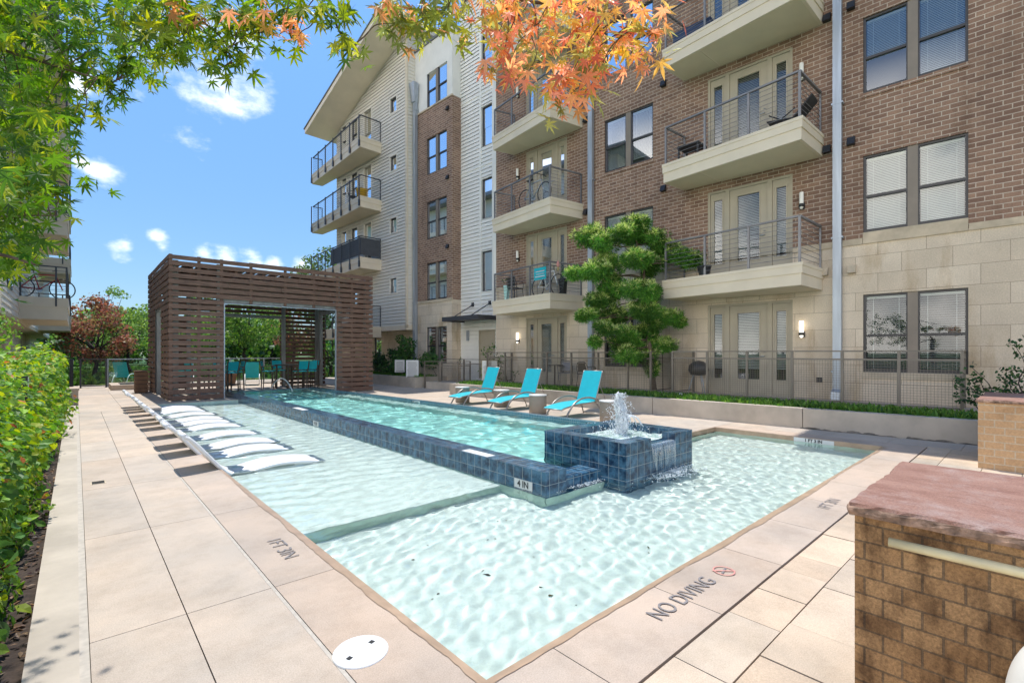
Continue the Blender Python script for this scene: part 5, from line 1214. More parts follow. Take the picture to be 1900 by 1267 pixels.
# ------------------------------------------------------------------ brick piers in the foreground
def build_piers():
    def pier(name, label, x0, x1, y0, y1, h, mat, seed, slab=.045, over=.014):
        t = thing(name, label, 'brick pier'); mb = MB(); mb.box(x0 + over, x1 - over, y0 + over, y1 - over, -.05, h - slab); mb.build('brickwork', M[mat], t, uvoff=(.05, .02))
        rr = random.Random(seed); mb = MB(); n = 44; pts = []
        q = [(x0, y0), (x1, y0), (x1, y1), (x0, y1)]
        for i in range(4):
            a, b = Vector(q[i]), Vector(q[(i + 1) % 4]); m_ = max(4, int((b - a).length / .028)); nr = Vector(((b - a).y, -(b - a).x)).normalized()
            o_ = 0
            for k in range(m_): o_ = max(-.006, min(.004, o_ + rr.uniform(-.0035, .0035))); p = a.lerp(b, k / m_) + nr * (o_ if k else 0); pts.append((p, nr))
        lay = []
        for z, k in ((h - slab, .55), (h - slab * .72, 1.1), (h - slab * .4, .8), (h - .012, .35), (h, -.35)):
            lay.append([(p.x + nr.x * k * .008 + nr.x * rr.uniform(-.004, .004), p.y + nr.y * k * .008 + nr.y * rr.uniform(-.004, .004), z + (rr.uniform(-.006, .006) if 0 < k and z < h - .02 and z > h - slab else 0)) for p, nr in pts])
        N = len(pts)
        for a, b in zip(lay[:-1], lay[1:]):
            for k in range(N): k2 = (k + 1) % N; mb.poly([a[k], a[k2], b[k2], b[k]])
        for k_ in range(len(mb.F)): mb.MI[k_] = 1 if k_ < 3 * N else 0
        mb.poly(lay[-1]); mb.poly(list(reversed(lay[0]))); mb.build('flagstone_cap', [M['flag'], M['flagedge']], t); return t
    pier('brick_pier', 'large sandy brick pier with a pink flagstone top in the right foreground', 2.12, 3.12, -.75, .48, .95, 'ochre', 3)
    pier('brick_pier', 'smaller orange brick pier with a pink flagstone cap farther away by the planter', 8.75, 10.4, -.9, .58, .90, 'ochreclean', 8)
    t = thing('plastic_pipe', 'cream plastic pipe fixed level across the face of the large brick pier', 'pipe')
    mb = MB(); mb.tube([(2.135, .365, .832), (2.135, .1, .832), (2.135, -.6, .832)], .0165, 16); mb.build('tube', M['creampipe'], t); mb = MB()
    for y in (.3, -.3): mb.box(2.148, 2.16, y - .01, y + .01, .81, .855)
    mb.build('clip', M['galv'], t)
    t = thing('hose', 'thin black hose hanging in a curve down the face of the large brick pier', 'hose'); mb = MB(); mb.tube(smoothpts([(2.145, -.12, .685), (2.14, .0, .68), (2.14, .065, .645), (2.14, .092, .57), (2.14, .098, .48), (2.14, .095, .2), (2.14, .085, .0)], 5), .0055, 8); mb.build('tube', M['black'], t)
    t = thing('hose_drum', 'rounded white plastic drum at the foot of the large brick pier, lower right corner', 'drum', (1.968, -.082, 0)); mb = MB(); mb.lathe([(.12, 0), (.145, .02), (.155, .2), (.155, .52), *[(.155 * math.cos(R(a)) + .0002, .52 + .235 * math.sin(R(a))) for a in range(6, 91, 6)]], n=56, caps=False); mb.build('body', M['drumplastic'], t)
    mb = MB(); mb.lathe([(.168, .30), (.17, .31), (.168, .32)], n=32, caps=False); mb.build('band', M['creampipe'], t)
M['drumplastic'] = pbr('weathered_white_plastic', (.70, .67, .60), .45, .08, 6)
M['creampipe'] = pbr('aged_cream_plastic', (.70, .60, .36), .35, .12, 8)
build_piers()

# ------------------------------------------------------------------ signs
def build_signs():
    def sign(label, x, y, w, z0, z1, rz, big=False):
        t = thing('notice_sign', label, 'sign', (x, y, 0), R(rz), 'notice signs in the planters')
        mb = MB(); mb.box(-.012, .012, -w / 2, w / 2, z0, z1); p = mb.build('panel', M['whitesign'], t)
        mb = MB()
        for q in ((-.016, .014, -w / 2 - .012, -w / 2, z0, z1), (-.016, .014, w / 2, w / 2 + .012, z0, z1), (-.016, .014, -w / 2, w / 2, z1, z1 + .012)): mb.box(*q)
        mb.build('edge_trim', M['ochretrim'] if big else M['galv'], t)
        mb = MB(); rr = random.Random(int(y * 7)); z = z1 - (.2 if big else .08)
        if big:
            for k in range(9): mb.box(-.0135, -.0125, -.07 + k * .014, -.062 + k * .014, z1 - .13 + .03 * math.sin(k * 1.3), z1 - .09 + .02 * math.sin(k * 1.3))
        while z > z0 + .08:
            l = w * rr.uniform(.32, .42); mb.box(-.0135, -.0125, -l, l, z - .012, z); z -= .042
        mb.box(-.0135, -.0125, -w * .43, w * .43, z0 + .03, z0 + .06) if not big else None
        mb.build('printed_lines', M['ink'], p)
        for s in ((-.1,) if not big else (-.1, .1)): mb = MB(); mb.box(.012, .03, s - .015, s + .015, .2, z1 - .05); mb.build('post', M['darkalu'], t)
    sign('small white notice sign among shrubs, leftmost beside the pergola', 11.0, 19.8, .42, .62, 1.18, 50)
    sign('taller white notice sign beside the metal gate, right of the small one', 10.95, 18.6, .52, .42, 1.18, 50)
    sign('cream notice sign with a squiggle emblem behind the farthest turquoise lounger', 11.35, 13.75, .56, .40, 1.22, 46, True)
M['ochretrim'] = pbr('gold_trim', (.45, .34, .12), .4, .1, 3)
build_signs()

# ------------------------------------------------------------------ things on balconies and patios (placed in building coordinates)
def bicycle(label, loc, rz, frame, group=None):
    t = thing('bicycle', label, 'bicycle', loc, rz, group); r = .33
    for x in (0, 1.02):
        mb = MB(); mb.tube([(x + r * math.cos(a), 0, r + r * math.sin(a)) for a in [2 * math.pi * k / 24 for k in range(25)]], .019, 6, caps=False); w = mb.build('wheel', M['black'], t)
        mb = MB()
        for k in range(12): a = math.pi * k / 6; mb.tube([(x, 0, r), (x + r * math.cos(a), 0, r + r * math.sin(a))], .002, 3, caps=False)
        mb.lathe([(.02, r - .02), (.02, r + .02)], x, 0, 8); mb.build('spokes', M['galv'], w)
    mb = MB(); bb, st, hd, hd2 = (.45, 0, .29), (.32, 0, .78), (.86, 0, .80), (.89, 0, .68)
    for a, b in ((bb, st), (bb, hd2), (st, hd), (hd, hd2), ((0, 0, r), bb), ((0, 0, r), (.335, 0, .70)), (hd2, (1.02, 0, r))): mb.tube([a, b], .018, 7)
    mb.build('frame', frame, t); mb = MB(); mb.tube([(hd[0], 0, hd[2]), (.85, 0, .95)], .014, 6); mb.tube([(.80, -.28, .97), (.87, -.1, .96), (.87, .1, .96), (.80, .28, .97)], .013, 6); mb.build('handlebar', M['black'], t)
    mb = MB(); mb.tube([st, (.305, 0, .90)], .012, 6); mb.hexa([(.17, -.07, .89), (.45, -.02, .90), (.45, .02, .90), (.17, .07, .89)], [(.17, -.065, .93), (.45, -.015, .925), (.45, .015, .925), (.17, .065, .93)]); mb.build('saddle', M['black'], t)
    mb = MB(); mb.lathe([(.09, -.004), (.09, .004)], 0, 0, 16); o = mb.build('crank', M['galv'], t); o.location = (.45, .03, .29); o.rotation_euler = (R(90), 0, 0); return t
def small_chair(label, loc, rz, mat, seat=.44, back=.82, armrest=True, group=None):
    t = thing('patio_chair', label, 'chair', loc, rz, group); mb = MB(); mb.box(-.21, .21, -.21, .21, seat - .02, seat + .01); mb.build('seat', M[mat], t, bevel=.01)
    for sx in (-1, 1):
        for sy in (-1, 1): mb = MB(); mb.tube([(sx * .19, sy * .19, seat - .02), (sx * .23, sy * .23, 0)], .011, 6); mb.build('leg', M[mat], t)
    arc = smoothpts([(-.2, .2, seat), (-.2, .25, seat + .2), (-.13, .29, back - .02), (0, .3, back), (.13, .29, back - .02), (.2, .25, seat + .2), (.2, .2, seat)], 4)
    mb = MB(); mb.tube(arc, .012, 6)
    mb.hexa([(-.17, .22, seat + .06), (.17, .22, seat + .06), (.17, .235, seat + .06), (-.17, .235, seat + .06)], [(-.12, .285, back - .03), (.12, .285, back - .03), (.12, .30, back - .03), (-.12, .30, back - .03)])
    mb.build('backrest', M[mat], t)
    if armrest:
        for s in (-1, 1): mb = MB(); mb.tube(smoothpts([(s * .2, .24, seat + .22), (s * .25, .05, seat + .23), (s * .25, -.15, seat + .2), (s * .21, -.2, seat)], 4), .011, 6); mb.build('armrest', M[mat], t)
    return t
def potted(label, loc, mat, r=.16, h=.3, fh=.45, seed=1, col=((.05, .12, .03), (.08, .16, .04))):
    t = thing('potted_plant', label, 'potted plant', loc); mb = MB(); mb.lathe([(r * .7, 0), (r, h * .9), (r * 1.06, h * .92), (r * 1.06, h), (r * .9, h), (r * .88, h * .9), (.0005, h * .9)], n=16, caps=False); mb.build('pot', mat, t)
    q = np.random.default_rng(seed); P, N = clump_points([(0, 0, h + fh * .5, fh * .5)], 1500 * .35, q); n = len(P); leaves('foliage', P, N + q.normal(0, .5, (n, 3)), N + np.array((0, 0, .4)), q.uniform(.06, .12, n), pick(col, n, .25, q), M['leaf'], t); return t
def build_extras():
    Z2, Z3, Z4 = 3.49, 6.67, 9.82
    bicycle('black and silver bicycle leaning on the third-floor balcony under the open door', bl(-.95, 12.3, 6.56), BR + R(-97), M['galv'])
    t = bicycle('white bicycle on the second-floor balcony with the turquoise panel', bl(-.7, 11.9, 3.46), BR + R(-100), M['white'])
    t = thing('hanging_panel', 'turquoise printed panel hung inside the second-floor balcony railing', 'panel', bl(-1.22, 11.35, 3.95), BR + R(-8)); mb = MB(); mb.box(-.008, .008, -.3, .3, 0, .4); mb.build('panel', M['teal'], t); mb = MB(); mb.box(-.011, -.009, -.24, .24, .09, .12); mb.box(-.011, -.009, -.2, .2, .17, .2); mb.box(-.011, -.009, -.22, .22, .26, .29); mb.build('printed_lines', M['whitesign'], t)
    potted('green plant in a dark pot at the right corner of the turquoise panel balcony', bl(-.75, 10.75, 3.46), M['black'], .15, .5, .5, 4)
    small_chair('dark chair at the left end of the second-floor balcony with the bicycle', bl(-.5, 13.2, 3.46), BR + R(100), 'black')
    potted('small green plant on the left side of the second-floor balcony', bl(-.65, 13.5, 3.46), M['deepplaster'], .12, .55, .35, 6)
    t = thing('garden_lantern', 'small red and yellow hanging ornament at the railing corner of the bicycle balcony', 'ornament', bl(-1.05, 10.72, 4.3)); mb = MB(); mb.lathe([(.0005, .0), (.05, .05), (.055, .12), (.03, .2), (.0005, .24)], n=12, caps=False); mb.build('body', M['redink'], t); mb = MB(); mb.lathe([(.02, -.1), (.035, .0)], n=10); mb.build('tail', M['ochretrim'], t)
    # third floor right: low dark table and folding lounge chair
    t = thing('balcony_table', 'low dark table at the left end of the upper right balcony', 'table', bl(-.55, 6.45, Z3), BR); mb = MB(); mb.box(-.28, .28, -.3, .3, .40, .44); mb.build('tabletop', M['black'], t)
    for sx in (-1, 1):
        for sy in (-1, 1): mb = MB(); mb.box(sx * .25 - .02, sx * .25 + .02, sy * .26 - .02, sy * .26 + .02, 0, .40); mb.build('leg', M['black'], t)
    t = thing('folding_chair', 'dark low reclining folding chair at the right end of the upper right balcony', 'folding chair', bl(-.75, 4.25, Z3), BR + R(-90)); mb = MB(); mb.hexa([(-.2, -.25, .28), (.35, -.25, .2), (.35, .25, .2), (-.2, .25, .28)], [(-.2, -.25, .30), (.35, -.25, .22), (.35, .25, .22), (-.2, .25, .30)]); mb.build('seat', M['black'], t); mb = MB(); mb.hexa([(.33, -.25, .2), (.36, -.25, .2), (.36, .25, .2), (.33, .25, .2)], [(.72, -.25, .62), (.75, -.25, .61), (.75, .25, .61), (.72, .25, .62)]); mb.build('backrest', M['black'], t)
    for s in (-.24, .24): mb = MB(); mb.tube([(-.3, s, 0), (.4, s, .42)], .014, 6); mb.tube([(.45, s, 0), (-.15, s, .42)], .014, 6); mb.build('leg', M['black'], t)
    potted('dark pot with low greenery at the left end of the lower right balcony', bl(-.95, 5.95, Z2), M['black'], .17, .26, .3, 9)
    t = thing('storage_box', 'long dark blue box standing on the top right balcony', 'box', bl(-.75, 6.3, Z4), BR); mb = MB(); mb.box(-.2, .2, -.5, .5, 0, .28); mb.build('body', M['bluebox'], t, bevel=.02); mb = MB(); mb.box(-.21, .21, -.51, .51, .28, .33); mb.build('lid', M['bluebox'], t, bevel=.01)
    t = thing('storage_tub', 'yellow plastic tub on the fourth-floor corner balcony of the gabled wing', 'tub', bl(-1.1, 23.6, 9.35), BR); mb = MB(); mb.lathe([(.2, 0), (.27, .45), (.29, .46), (.29, .5)], n=18); mb.build('body', M['yellow'], t); mb = MB(); mb.lathe([(.3, .5), (.3, .54), (.0005, .56)], n=18, caps=False); mb.build('lid', M['yellow'], t)
    small_chair('dark chair beside the yellow tub on the gabled wing balcony', bl(-1.0, 24.7, 9.35), BR + R(60), 'black')
    # patios
    small_chair('grey metal patio chair left of the downpipe, turned to the terrace door', bl(-.62, 10.75, .40), BR + R(-60), 'railgrey', group='chairs on the far patio'); small_chair('dark rounded patio chair at the foot of the far downpipe', bl(-.7, 9.85, .40), BR + R(95), 'darkalu', group='chairs on the far patio')
    t = thing('patio_table', 'small round dark bistro table beside the grey patio chair', 'table', bl(-.7, 11.15, .40)); mb = MB(); mb.lathe([(.3, .68), (.3, .7), (.0005, .701)], n=24, caps=False); mb.build('tabletop', M['darkalu'], t); mb = MB(); mb.lathe([(.2, 0), (.2, .02), (.022, .04), (.022, .68)], n=16); mb.build('pedestal', M['darkalu'], t)
    t = thing('barbecue_grill', 'dark covered barbecue grill in the left corner of the right hand patio', 'grill', bl(-.6, 6.25, .40), BR); mb = MB(); mb.lathe([(.0005, .5), (.2, .52), (.27, .64), (.24, .78), (.12, .88), (.0005, .9)], n=18, caps=False); mb.build('kettle', M['black'], t)
    for k in range(3): a = k * 2.094; mb = MB(); mb.tube([(.12 * math.cos(a), .12 * math.sin(a), .55), (.28 * math.cos(a), .28 * math.sin(a), 0)], .014, 6); mb.build('leg', M['galv'], t)
    t = thing('garden_spike_light', 'small white spike light standing in the grass strip by the tree', 'garden light', (11.25, 6.1, .34)); mb = MB(); mb.lathe([(.035, .05), (.04, .15), (.0005, .16)], n=10, caps=False); mb.build('body', M['white'], t); mb = MB(); mb.lathe([(.008, -.05), (.008, .05)], n=6); mb.build('spike', M['black'], t)
M['bluebox'] = pbr('navy_plastic', (.02, .04, .10), .5, .1, 3); M['yellow'] = pbr('yellow_plastic', (.65, .38, .03), .45, .05, 3); M['redpaint'] = pbr('red_paint', (.50, .03, .03), .35, .05, 3)
build_extras()

# ------------------------------------------------------------------ left hand building, spa, glass fence
def build_left():
    t = thing('apartment_block', 'pale-sided apartment building with stacked balconies at the left edge behind leaves', 'building'); X = -1.38
    mb = MB()
    y = 17.0
    lap = .17; z = 2.62
    while z < 14.5: mb.poly([(X + .016, 17, z), (X + .016, 46, z), (X, 46, z + lap), (X, 17, z + lap)]); mb.poly([(X + .016, 17, z), (X, 17, z), (X, 46, z), (X + .016, 46, z)]); mb.poly([(X, 17 - .014, z), (-14, 17 - .014, z), (-14, 17, z + lap), (X, 17, z + lap)]); z += lap
    mb.build('siding_wall', M['siding'], t)
    mb = MB(); mb.box(-14, -2.0, 17.6, 46, -.2, 2.62); mb.build('stone_base', M['stone'], t)
    mb = MB(); mb.box(-14, X, 16.99, 46, 2.5, 2.615); mb.build('soffit', M['soffit'], t)
    mb = MB(); mb.box(X - .02, X + .03, 16.96, 17.1, 2.6, 14.5); mb.build('corner_board', M['tanpaint'], t)
    mb = MB(); mb.box(-14, X + .9, 16, 47, 14.5, 14.8); mb.build('roof', M['roofmetal'], t)
    for k, zb in enumerate((2.62, 5.5, 8.4, 11.3)):
        for j, (ya, yb) in enumerate(((22.35, 27.2), (33, 38))):
            mb = MB(); mb.box(X, -.22, ya, yb, zb, zb + .42); mb.box(X, -.195, ya - .025, yb + .025, zb + .42, zb + .74); o = mb.build('balcony', M['tanpaint'], t)
            mb = MB(); mb.box(X, -.25, ya + .03, yb - .03, zb - .008, zb - .002); mb.build('soffit', M['soffit'], o)
            mb = MB(); zt = zb + .74; H = 1.05
            for (p, q) in (((X, ya + .04), (-.24, ya + .04)), ((-.24, ya + .04), (-.24, yb - .04)), ((X, yb - .04), (-.24, yb - .04))):
                mb.bar((*p, zt + H), (*q, zt + H), .05, .04)
                for c in range(1, 8): mb.tube([(*p, zt + H * c / 8), (*q, zt + H * c / 8)], .007, 5, caps=False)
            for p in ((X + .03, ya + .04), (-.24, ya + .04), (-.24, yb - .04), (-.24, (ya * 2 + yb) / 3), (-.24, (ya + 2 * yb) / 3)): mb.bar((*p, zb + .35), (*p, zt + H), .05, .05, up=(0, 1, 0))
            mb.bar((-.50, ya - .03, zb + .45), (-.50, ya - .03, zt + H), .05, .03, up=(0, 1, 0)); mb.build('railing', M['darkrail'], o)
    for k in range(4):
        zz = 3.3 + k * 2.9
        mb = MB(); mb.box(X - .02, X + .03, 18.6, 19.9, zz, zz + 1.5); o = mb.build('window', M['bronze'], t); mb = MB(); mb.box(X + .03, X + .034, 18.66, 19.84, zz + .06, zz + 1.44); mb.build('pane', M['skyglass'], o)
    bicycle('red bicycle standing on the lowest balcony of the left building', (-1.36, 22.65, 3.36), R(8), M['redpaint'])
    # spa with glass fence
    t = thing('spa_pool', 'small raised spa pool with a pale stone rim beside the far glass fence', 'spa', (0, 0, 0)); mb = MB()
    mb.box(1.05, 1.35, 25.1, 27.4, -.1, .2); mb.box(1.35, 3.6, 25.1, 25.4, -.1, .2); mb.box(3.3, 3.6, 25.4, 27.4, -.1, .2); mb.box(1.35, 3.3, 27.1, 27.4, -.1, .2); mb.build('rim', M['coping0'], t, bevel=.015)
    mb = MB(); mb.box(1.35, 3.3, 25.4, 27.1, -.1, .11); mb.build('spa_water', M['spawater'], t)
    t = thing('glass_fence', 'low clear glass pool fence with a pale top rail behind the spa and pergola', 'glass fence')
    xs = [1.05, 2.65, 4.25, 5.85, 7.45, 9.05, 10.6]; Y = 28.0
    mb = MB(); mb.box(1.02, 10.63, Y - .03, Y + .03, 1.2, 1.25); mb.build('top_rail', M['galv'], t)
    for x in xs: mb = MB(); mb.box(x - .025, x + .025, Y - .025, Y + .025, -.05, 1.2); mb.build('post', M['galv'], t)
    for a, b in zip(xs[:-1], xs[1:]): mb = MB(); mb.box(a + .04, b - .04, Y - .006, Y + .006, .08, 1.17); mb.build('glass_panel', M['clearglass'], t)
    t = thing('mesh_gate', 'dark green-grey mesh gate closing the left walkway at its far end', 'gate'); mb = MB(); Y = 27.6
    for x in (.14, .98): mb.bar((x, Y, -.05), (x, Y, 1.26), .06, .06, up=(0, 1, 0))
    mb.bar((.14, Y, 1.24), (.98, Y, 1.24), .05, .04); mb.bar((.14, Y, .08), (.98, Y, .08), .04, .04); mb.build('gate_frame', M['darkrail'], t)
    mb = MB(); x = .2
    while x < .95: mb.bar((x, Y, .1), (x, Y, 1.22), .005, .005, up=(0, 1, 0)); x += .035
    z = .13
    while z < 1.22: mb.bar((.16, Y, z), (.96, Y, z), .005, .005); z += .035
    mb.build('wire_mesh', M['darkrail'], t)
    def sling(label, x, y, rz):
        t = thing('deck_chair', label, 'deck chair', (x, y, 0), R(rz), 'turquoise deck chairs beyond the pergola'); mb = MB(); mb.hexa([(-.28, -.5, .30), (.28, -.5, .30), (.28, .2, .34), (-.28, .2, .34)], [(-.28, -.5, .32), (.28, -.5, .32), (.28, .2, .36), (-.28, .2, .36)]); mb.build('seat', M['teal'], t)
        mb = MB(); mb.hexa([(-.28, .2, .34), (.28, .2, .34), (.28, .23, .34), (-.28, .23, .34)], [(-.28, .48, 1.08), (.28, .48, 1.08), (.28, .51, 1.08), (-.28, .51, 1.08)]); mb.build('backrest', M['teal'], t)
        for s in (-.3, .3): mb = MB(); mb.tube(smoothpts([(s, -.6, 0), (s, -.45, .3), (s, -.1, .5), (s, .3, .42), (s, .55, 0)], 4), .02, 6); mb.build('leg', M['white'], t)
    sling('turquoise deck chair behind the glass fence, left of the pergola', 1.75, 29.6, 150); sling('turquoise deck chair with white arched arms seen through the pergola opening', 6.2, 25.2, 165)
    sling('turquoise deck chair glimpsed through slats at the left of the pergola', 3.6, 25.6, 170)
    t = thing('planter_pot', 'tapered brown planter pot behind the pergola opening', 'pot', (5.2, 25.2, 0)); mb = MB(); mb.hexa([(-.22, -.22, 0), (.22, -.22, 0), (.22, .22, 0), (-.22, .22, 0)], [(-.3, -.3, .55), (.3, -.3, .55), (.3, .3, .55), (-.3, .3, .55)]); mb.build('pot', M['woodbin'], t); mb = MB(); mb.box(-.27, .27, -.27, .27, .551, .56); mb.build('soil', M['soil'], t)
    # bollard lights in the hedge
    def bollard(label, x, y, h, m):
        t = thing('garden_bollard', label, 'bollard', (x, y, 0)); mb = MB(); mb.box(-.05, .05, -.06, .06, -.1, h); mb.build('post', M[m], t, bevel=.006); mb = MB(); mb.box(.051, .056, -.045, .045, h - .19, h - .02); mb.build('light_panel', M['whitesign'], t)
    bollard('dark box-shaped bollard light standing in the yellow-green hedge', -.50, 8.6, 1.21, 'bronze'); bollard('slim black bollard light at the far end of the hedge near the gate', -.12, 22.5, 1.3, 'black')
    t = thing('hedge_pier', 'low pinkish stone pier at the far end of the hedge beside the walkway', 'pier', (-.08, 19.2, 0)); mb = MB(); mb.box(-.13, .13, -.5, .5, -.1, .42); mb.build('block', M['coping0'], t, bevel=.01); mb = MB(); mb.box(-.15, .15, -.52, .52, .42, .48); mb.build('cap', M['coping0'], t, bevel=.01)
M['coping0'] = pbr('pale_stone', (.50, .40, .31), .85, .12, 2); M['spawater'] = pbr('dark_spa_water', (.02, .12, .17), .05, .2, 3, bump=.2, bs=5)
build_left()
# ------------------------------------------------------------------ vegetation
def branch(mb, p0, p1, r0, r1, wob=.12, n=7, seed=0, droop=0):
    q = random.Random(seed); p0, p1 = Vector(p0), Vector(p1); L = (p1 - p0).length; pts = []
    for i in range(n):
        t = i / (n - 1); p = p0.lerp(p1, t)
        if 0 < i < n - 1: p += Vector((q.uniform(-1, 1), q.uniform(-1, 1), q.uniform(-.7, .7))) * wob * L * .35
        p.z += droop * math.sin(math.pi * t) * L; pts.append(p)
    pts = smoothpts(pts, 3); m = len(pts); mb.tube(pts, [r0 + (r1 - r0) * i / (m - 1) for i in range(m)], 7, caps=True); return pts
def build_maple():
    t = thing('maple_tree', 'maple overhanging the view with green leaves at left and orange leaves at the top', 'tree')
    q = np.random.default_rng(77); wood = MB(); base = Vector((-1.25, 1.35, -.1)); fork = Vector((-1.05, 1.5, 2.1))
    branch(wood, base, fork, .11, .085, .1, 6, 1)
    GREEN = [(.17, .26, .03), (.12, .20, .025), (.25, .31, .035), (.09, .155, .025), (.38, .39, .045)]
    LEFTG = [(.10, .20, .022), (.075, .155, .022), (.15, .25, .025), (.06, .12, .022), (.33, .37, .04), (.09, .18, .02)]
    MIX = [(.27, .31, .07), (.38, .37, .07), (.24, .28, .09), (.74, .36, .17), (.30, .34, .08)]
    ORANGE = [(.84, .40, .23), (.84, .42, .19), (.82, .33, .22), (.82, .50, .17), (.66, .50, .12), (.34, .33, .11), (.36, .37, .12), (.60, .20, .13), (.48, .45, .13), (.80, .40, .2)]
    # clusters: photo position and distance of a spray of leaves, its spread in metres, number of leaves, palette
    CL = []
    def c(px, py, d, r, n, pal, s=.043, branch_=True):
        if pal is ORANGE: px, py = 1055 + (px - 1050) * .87, py - 8
        if pal is LEFTG and py > 180: px -= 22
        CL.append((px, py, d, r, int(n * (2.0 if pal is LEFTG else 1.5)), pal, s, branch_))
    for px, py, n in ((880, 15, 22), (950, 30, 26), (1020, 20, 26), (1090, 30, 26), (1150, 25, 20), (1205, 35, 13), (900, 75, 17), (985, 85, 20), (1060, 90, 22), (1120, 80, 17), (1175, 85, 12), (1225, 75, 6)): c(px, py, 1.35, .085, n, ORANGE)
    for px, py, n in ((1215, 50, 8), (1235, 80, 3), (1200, 105, 7), (1090, 135, 13), (1050, 165, 14), (1045, 190, 8), (1085, 180, 6), (1120, 125, 7), (895, 115, 9), (890, 145, 6), (925, 130, 7), (960, 150, 4)): c(px, py, 1.3, .05, n, ORANGE)
    for px, py, n in ((745, 15, 14), (790, 25, 15), (830, 15, 15), (735, 45, 8), (770, 55, 8), (850, 45, 10), (720, 20, 8), (815, 60, 3)): c(px, py, 1.4, .06, n, MIX)
    for px, py, n in ((650, 75, 4), (665, 95, 4), (625, 90, 3), (600, 30, 9), (570, 15, 10), (635, 10, 7), (620, 45, 5)): c(px, py, 1.35, .04, n, GREEN + MIX[:2])
    for px, py, n in ((520, 15, 16), (470, 20, 20), (545, 60, 5), (500, 55, 12), (430, 15, 20), (440, 65, 15), (400, 55, 18), (360, 20, 20), (350, 70, 16), (410, 100, 12), (430, 120, 6), (300, 40, 22), (320, 90, 12), (265, 90, 14), (395, 135, 4)): c(px, py, 1.5, .06, n, GREEN)
    for px in range(-70, 300, 62):
        for py in range(-40, 110, 50): c(px, py, 1.6 + .5 * q.random(), .13, 22, LEFTG if px < 200 else GREEN)
    for px, py in ((30, 150), (90, 150), (135, 125), (10, 210), (60, 210), (100, 200), (185, 110), (0, 270), (45, 275), (80, 250), (20, 330), (50, 340), (75, 320), (0, 390), (40, 395), (65, 385), (10, 440), (45, 440), (-10, 480), (20, 480), (95, 240), (-30, 300), (-30, 420), (-40, 200)): c(px, py, 1.7 + .7 * q.random(), .12, 20, LEFTG)
    for px, py, n in ((200, 165, 5), (210, 195, 6), (230, 125, 6), (160, 215, 5), (150, 250, 4), (128, 350, 5), (120, 300, 4), (95, 470, 3), (70, 500, 3), (250, 130, 5)): c(px, py, 1.75, .05, n, LEFTG)
    for px, py, n in ((30, 350, 7), (10, 300, 8), (70, 320, 5), (0, 430, 7), (20, 180, 6)): c(px, py, .95, .09, n, LEFTG, .05)
    for px in (-30, 10, 50):
        for py in range(10, 500, 52): c(px + (py % 3) * 6, py, 2.2 + .9 * q.random(), .13, 7, LEFTG, .06)
    for px, py, n in ((530, 35, 4), (555, 60, 4), (490, 30, 4), (545, 85, 3), (465, 50, 3), (330, 25, 4)): c(px, py, 1.45, .04, n, MIX[3:4] + ORANGE[:4])
    for px, py, n in ((400, 30, 10), (340, 45, 10), (290, 20, 12), (310, 60, 8), (250, 60, 10), (230, 100, 8), (280, 110, 6), (370, 85, 7)): c(px, py, 1.7, .07, n, GREEN)
    Ps, Ns, Ds, Ss, Cs = [], [], [], [], []
    n = 170; Ps.append(q.normal(0, 1, (n, 3)) * np.array((.16, .38, .25)) + np.array((.0, 3.85, 4.35))); Ns.append(q.normal(0, .5, (n, 3)) + np.array((0, 0, 1.0))); Ds.append(q.normal(0, 1, (n, 3))); Ss.append(q.uniform(.05, .075, n)); Cs.append(pick(GREEN, n, .16, q))
    for i, (px, py, d, r, n, pal, s, _) in enumerate(CL):
        ctr = np.array(at(px, py, d)); p = ctr + q.normal(0, 1, (n, 3)) * r * np.array((.62, .62, .5)); Ps.append(p)
        Ns.append(q.normal(0, .55, (n, 3)) + np.array((-.35, -.45, .45))); out = np.array((.2, .1, -1.0)); Ds.append(q.normal(0, .6, (n, 3)) + out)
        Ss.append(q.uniform(.55, 1.2, n) * s * (d / 1.4) ** .4); Cs.append(pick(pal, n, .16, q))
    leaves('foliage', np.vstack(Ps), np.vstack(Ns), np.vstack(Ds), np.concatenate(Ss), np.vstack(Cs), M['mapleleaf'], t, 'maple')
    # boughs that carry the sprays
    def bough(route, r0, r1, sd):
        pts = smoothpts([fork] + [at(*p) for p in route], 6); m = len(pts); wood.tube(pts, [r0 + (r1 - r0) * (i / (m - 1)) ** .6 for i in range(m)], 7); return pts
    B1 = bough([(60, -160, 1.5), (420, -130, 1.45), (760, -40, 1.42), (960, 0, 1.38), (1110, 20, 1.34), (1215, 62, 1.3)], .016, .0018, 1)
    B2 = bough([(-120, 60, 1.6), (60, 110, 1.8), (160, 140, 1.8), (215, 150, 1.78)], .012, .0015, 2)
    B3 = bough([(-260, 360, 1.6), (-40, 400, 1.8), (60, 400, 1.8), (110, 400, 1.75)], .012, .0015, 3)
    B4 = bough([(-200, 470, 1.5), (-20, 470, 1.7), (70, 492, 1.72)], .025, .003, 4)
    B5 = bough([(40, -120, 1.5), (260, -30, 1.5), (400, 60, 1.5), (430, 115, 1.5)], .012, .0015, 5)
    B6 = bough([(180, -170, 1.5), (560, -40, 1.42), (630, 60, 1.36), (655, 85, 1.35)], .010, .0015, 6)
    allp = [p for B in (B1, B2, B3, B4, B5, B6) for p in B[6:]]
    for i, (px, py, d, r, n, pal, s, b_) in enumerate(CL):
        cpt = at(px, py, d); near = min(allp, key=lambda p: (p - cpt).length)
        if (near - cpt).length < .45: branch(wood, near, cpt, .0022, .0009, .25, 5, i, .06)
    wood.build('trunk', M['bark'], t)
build_maple()

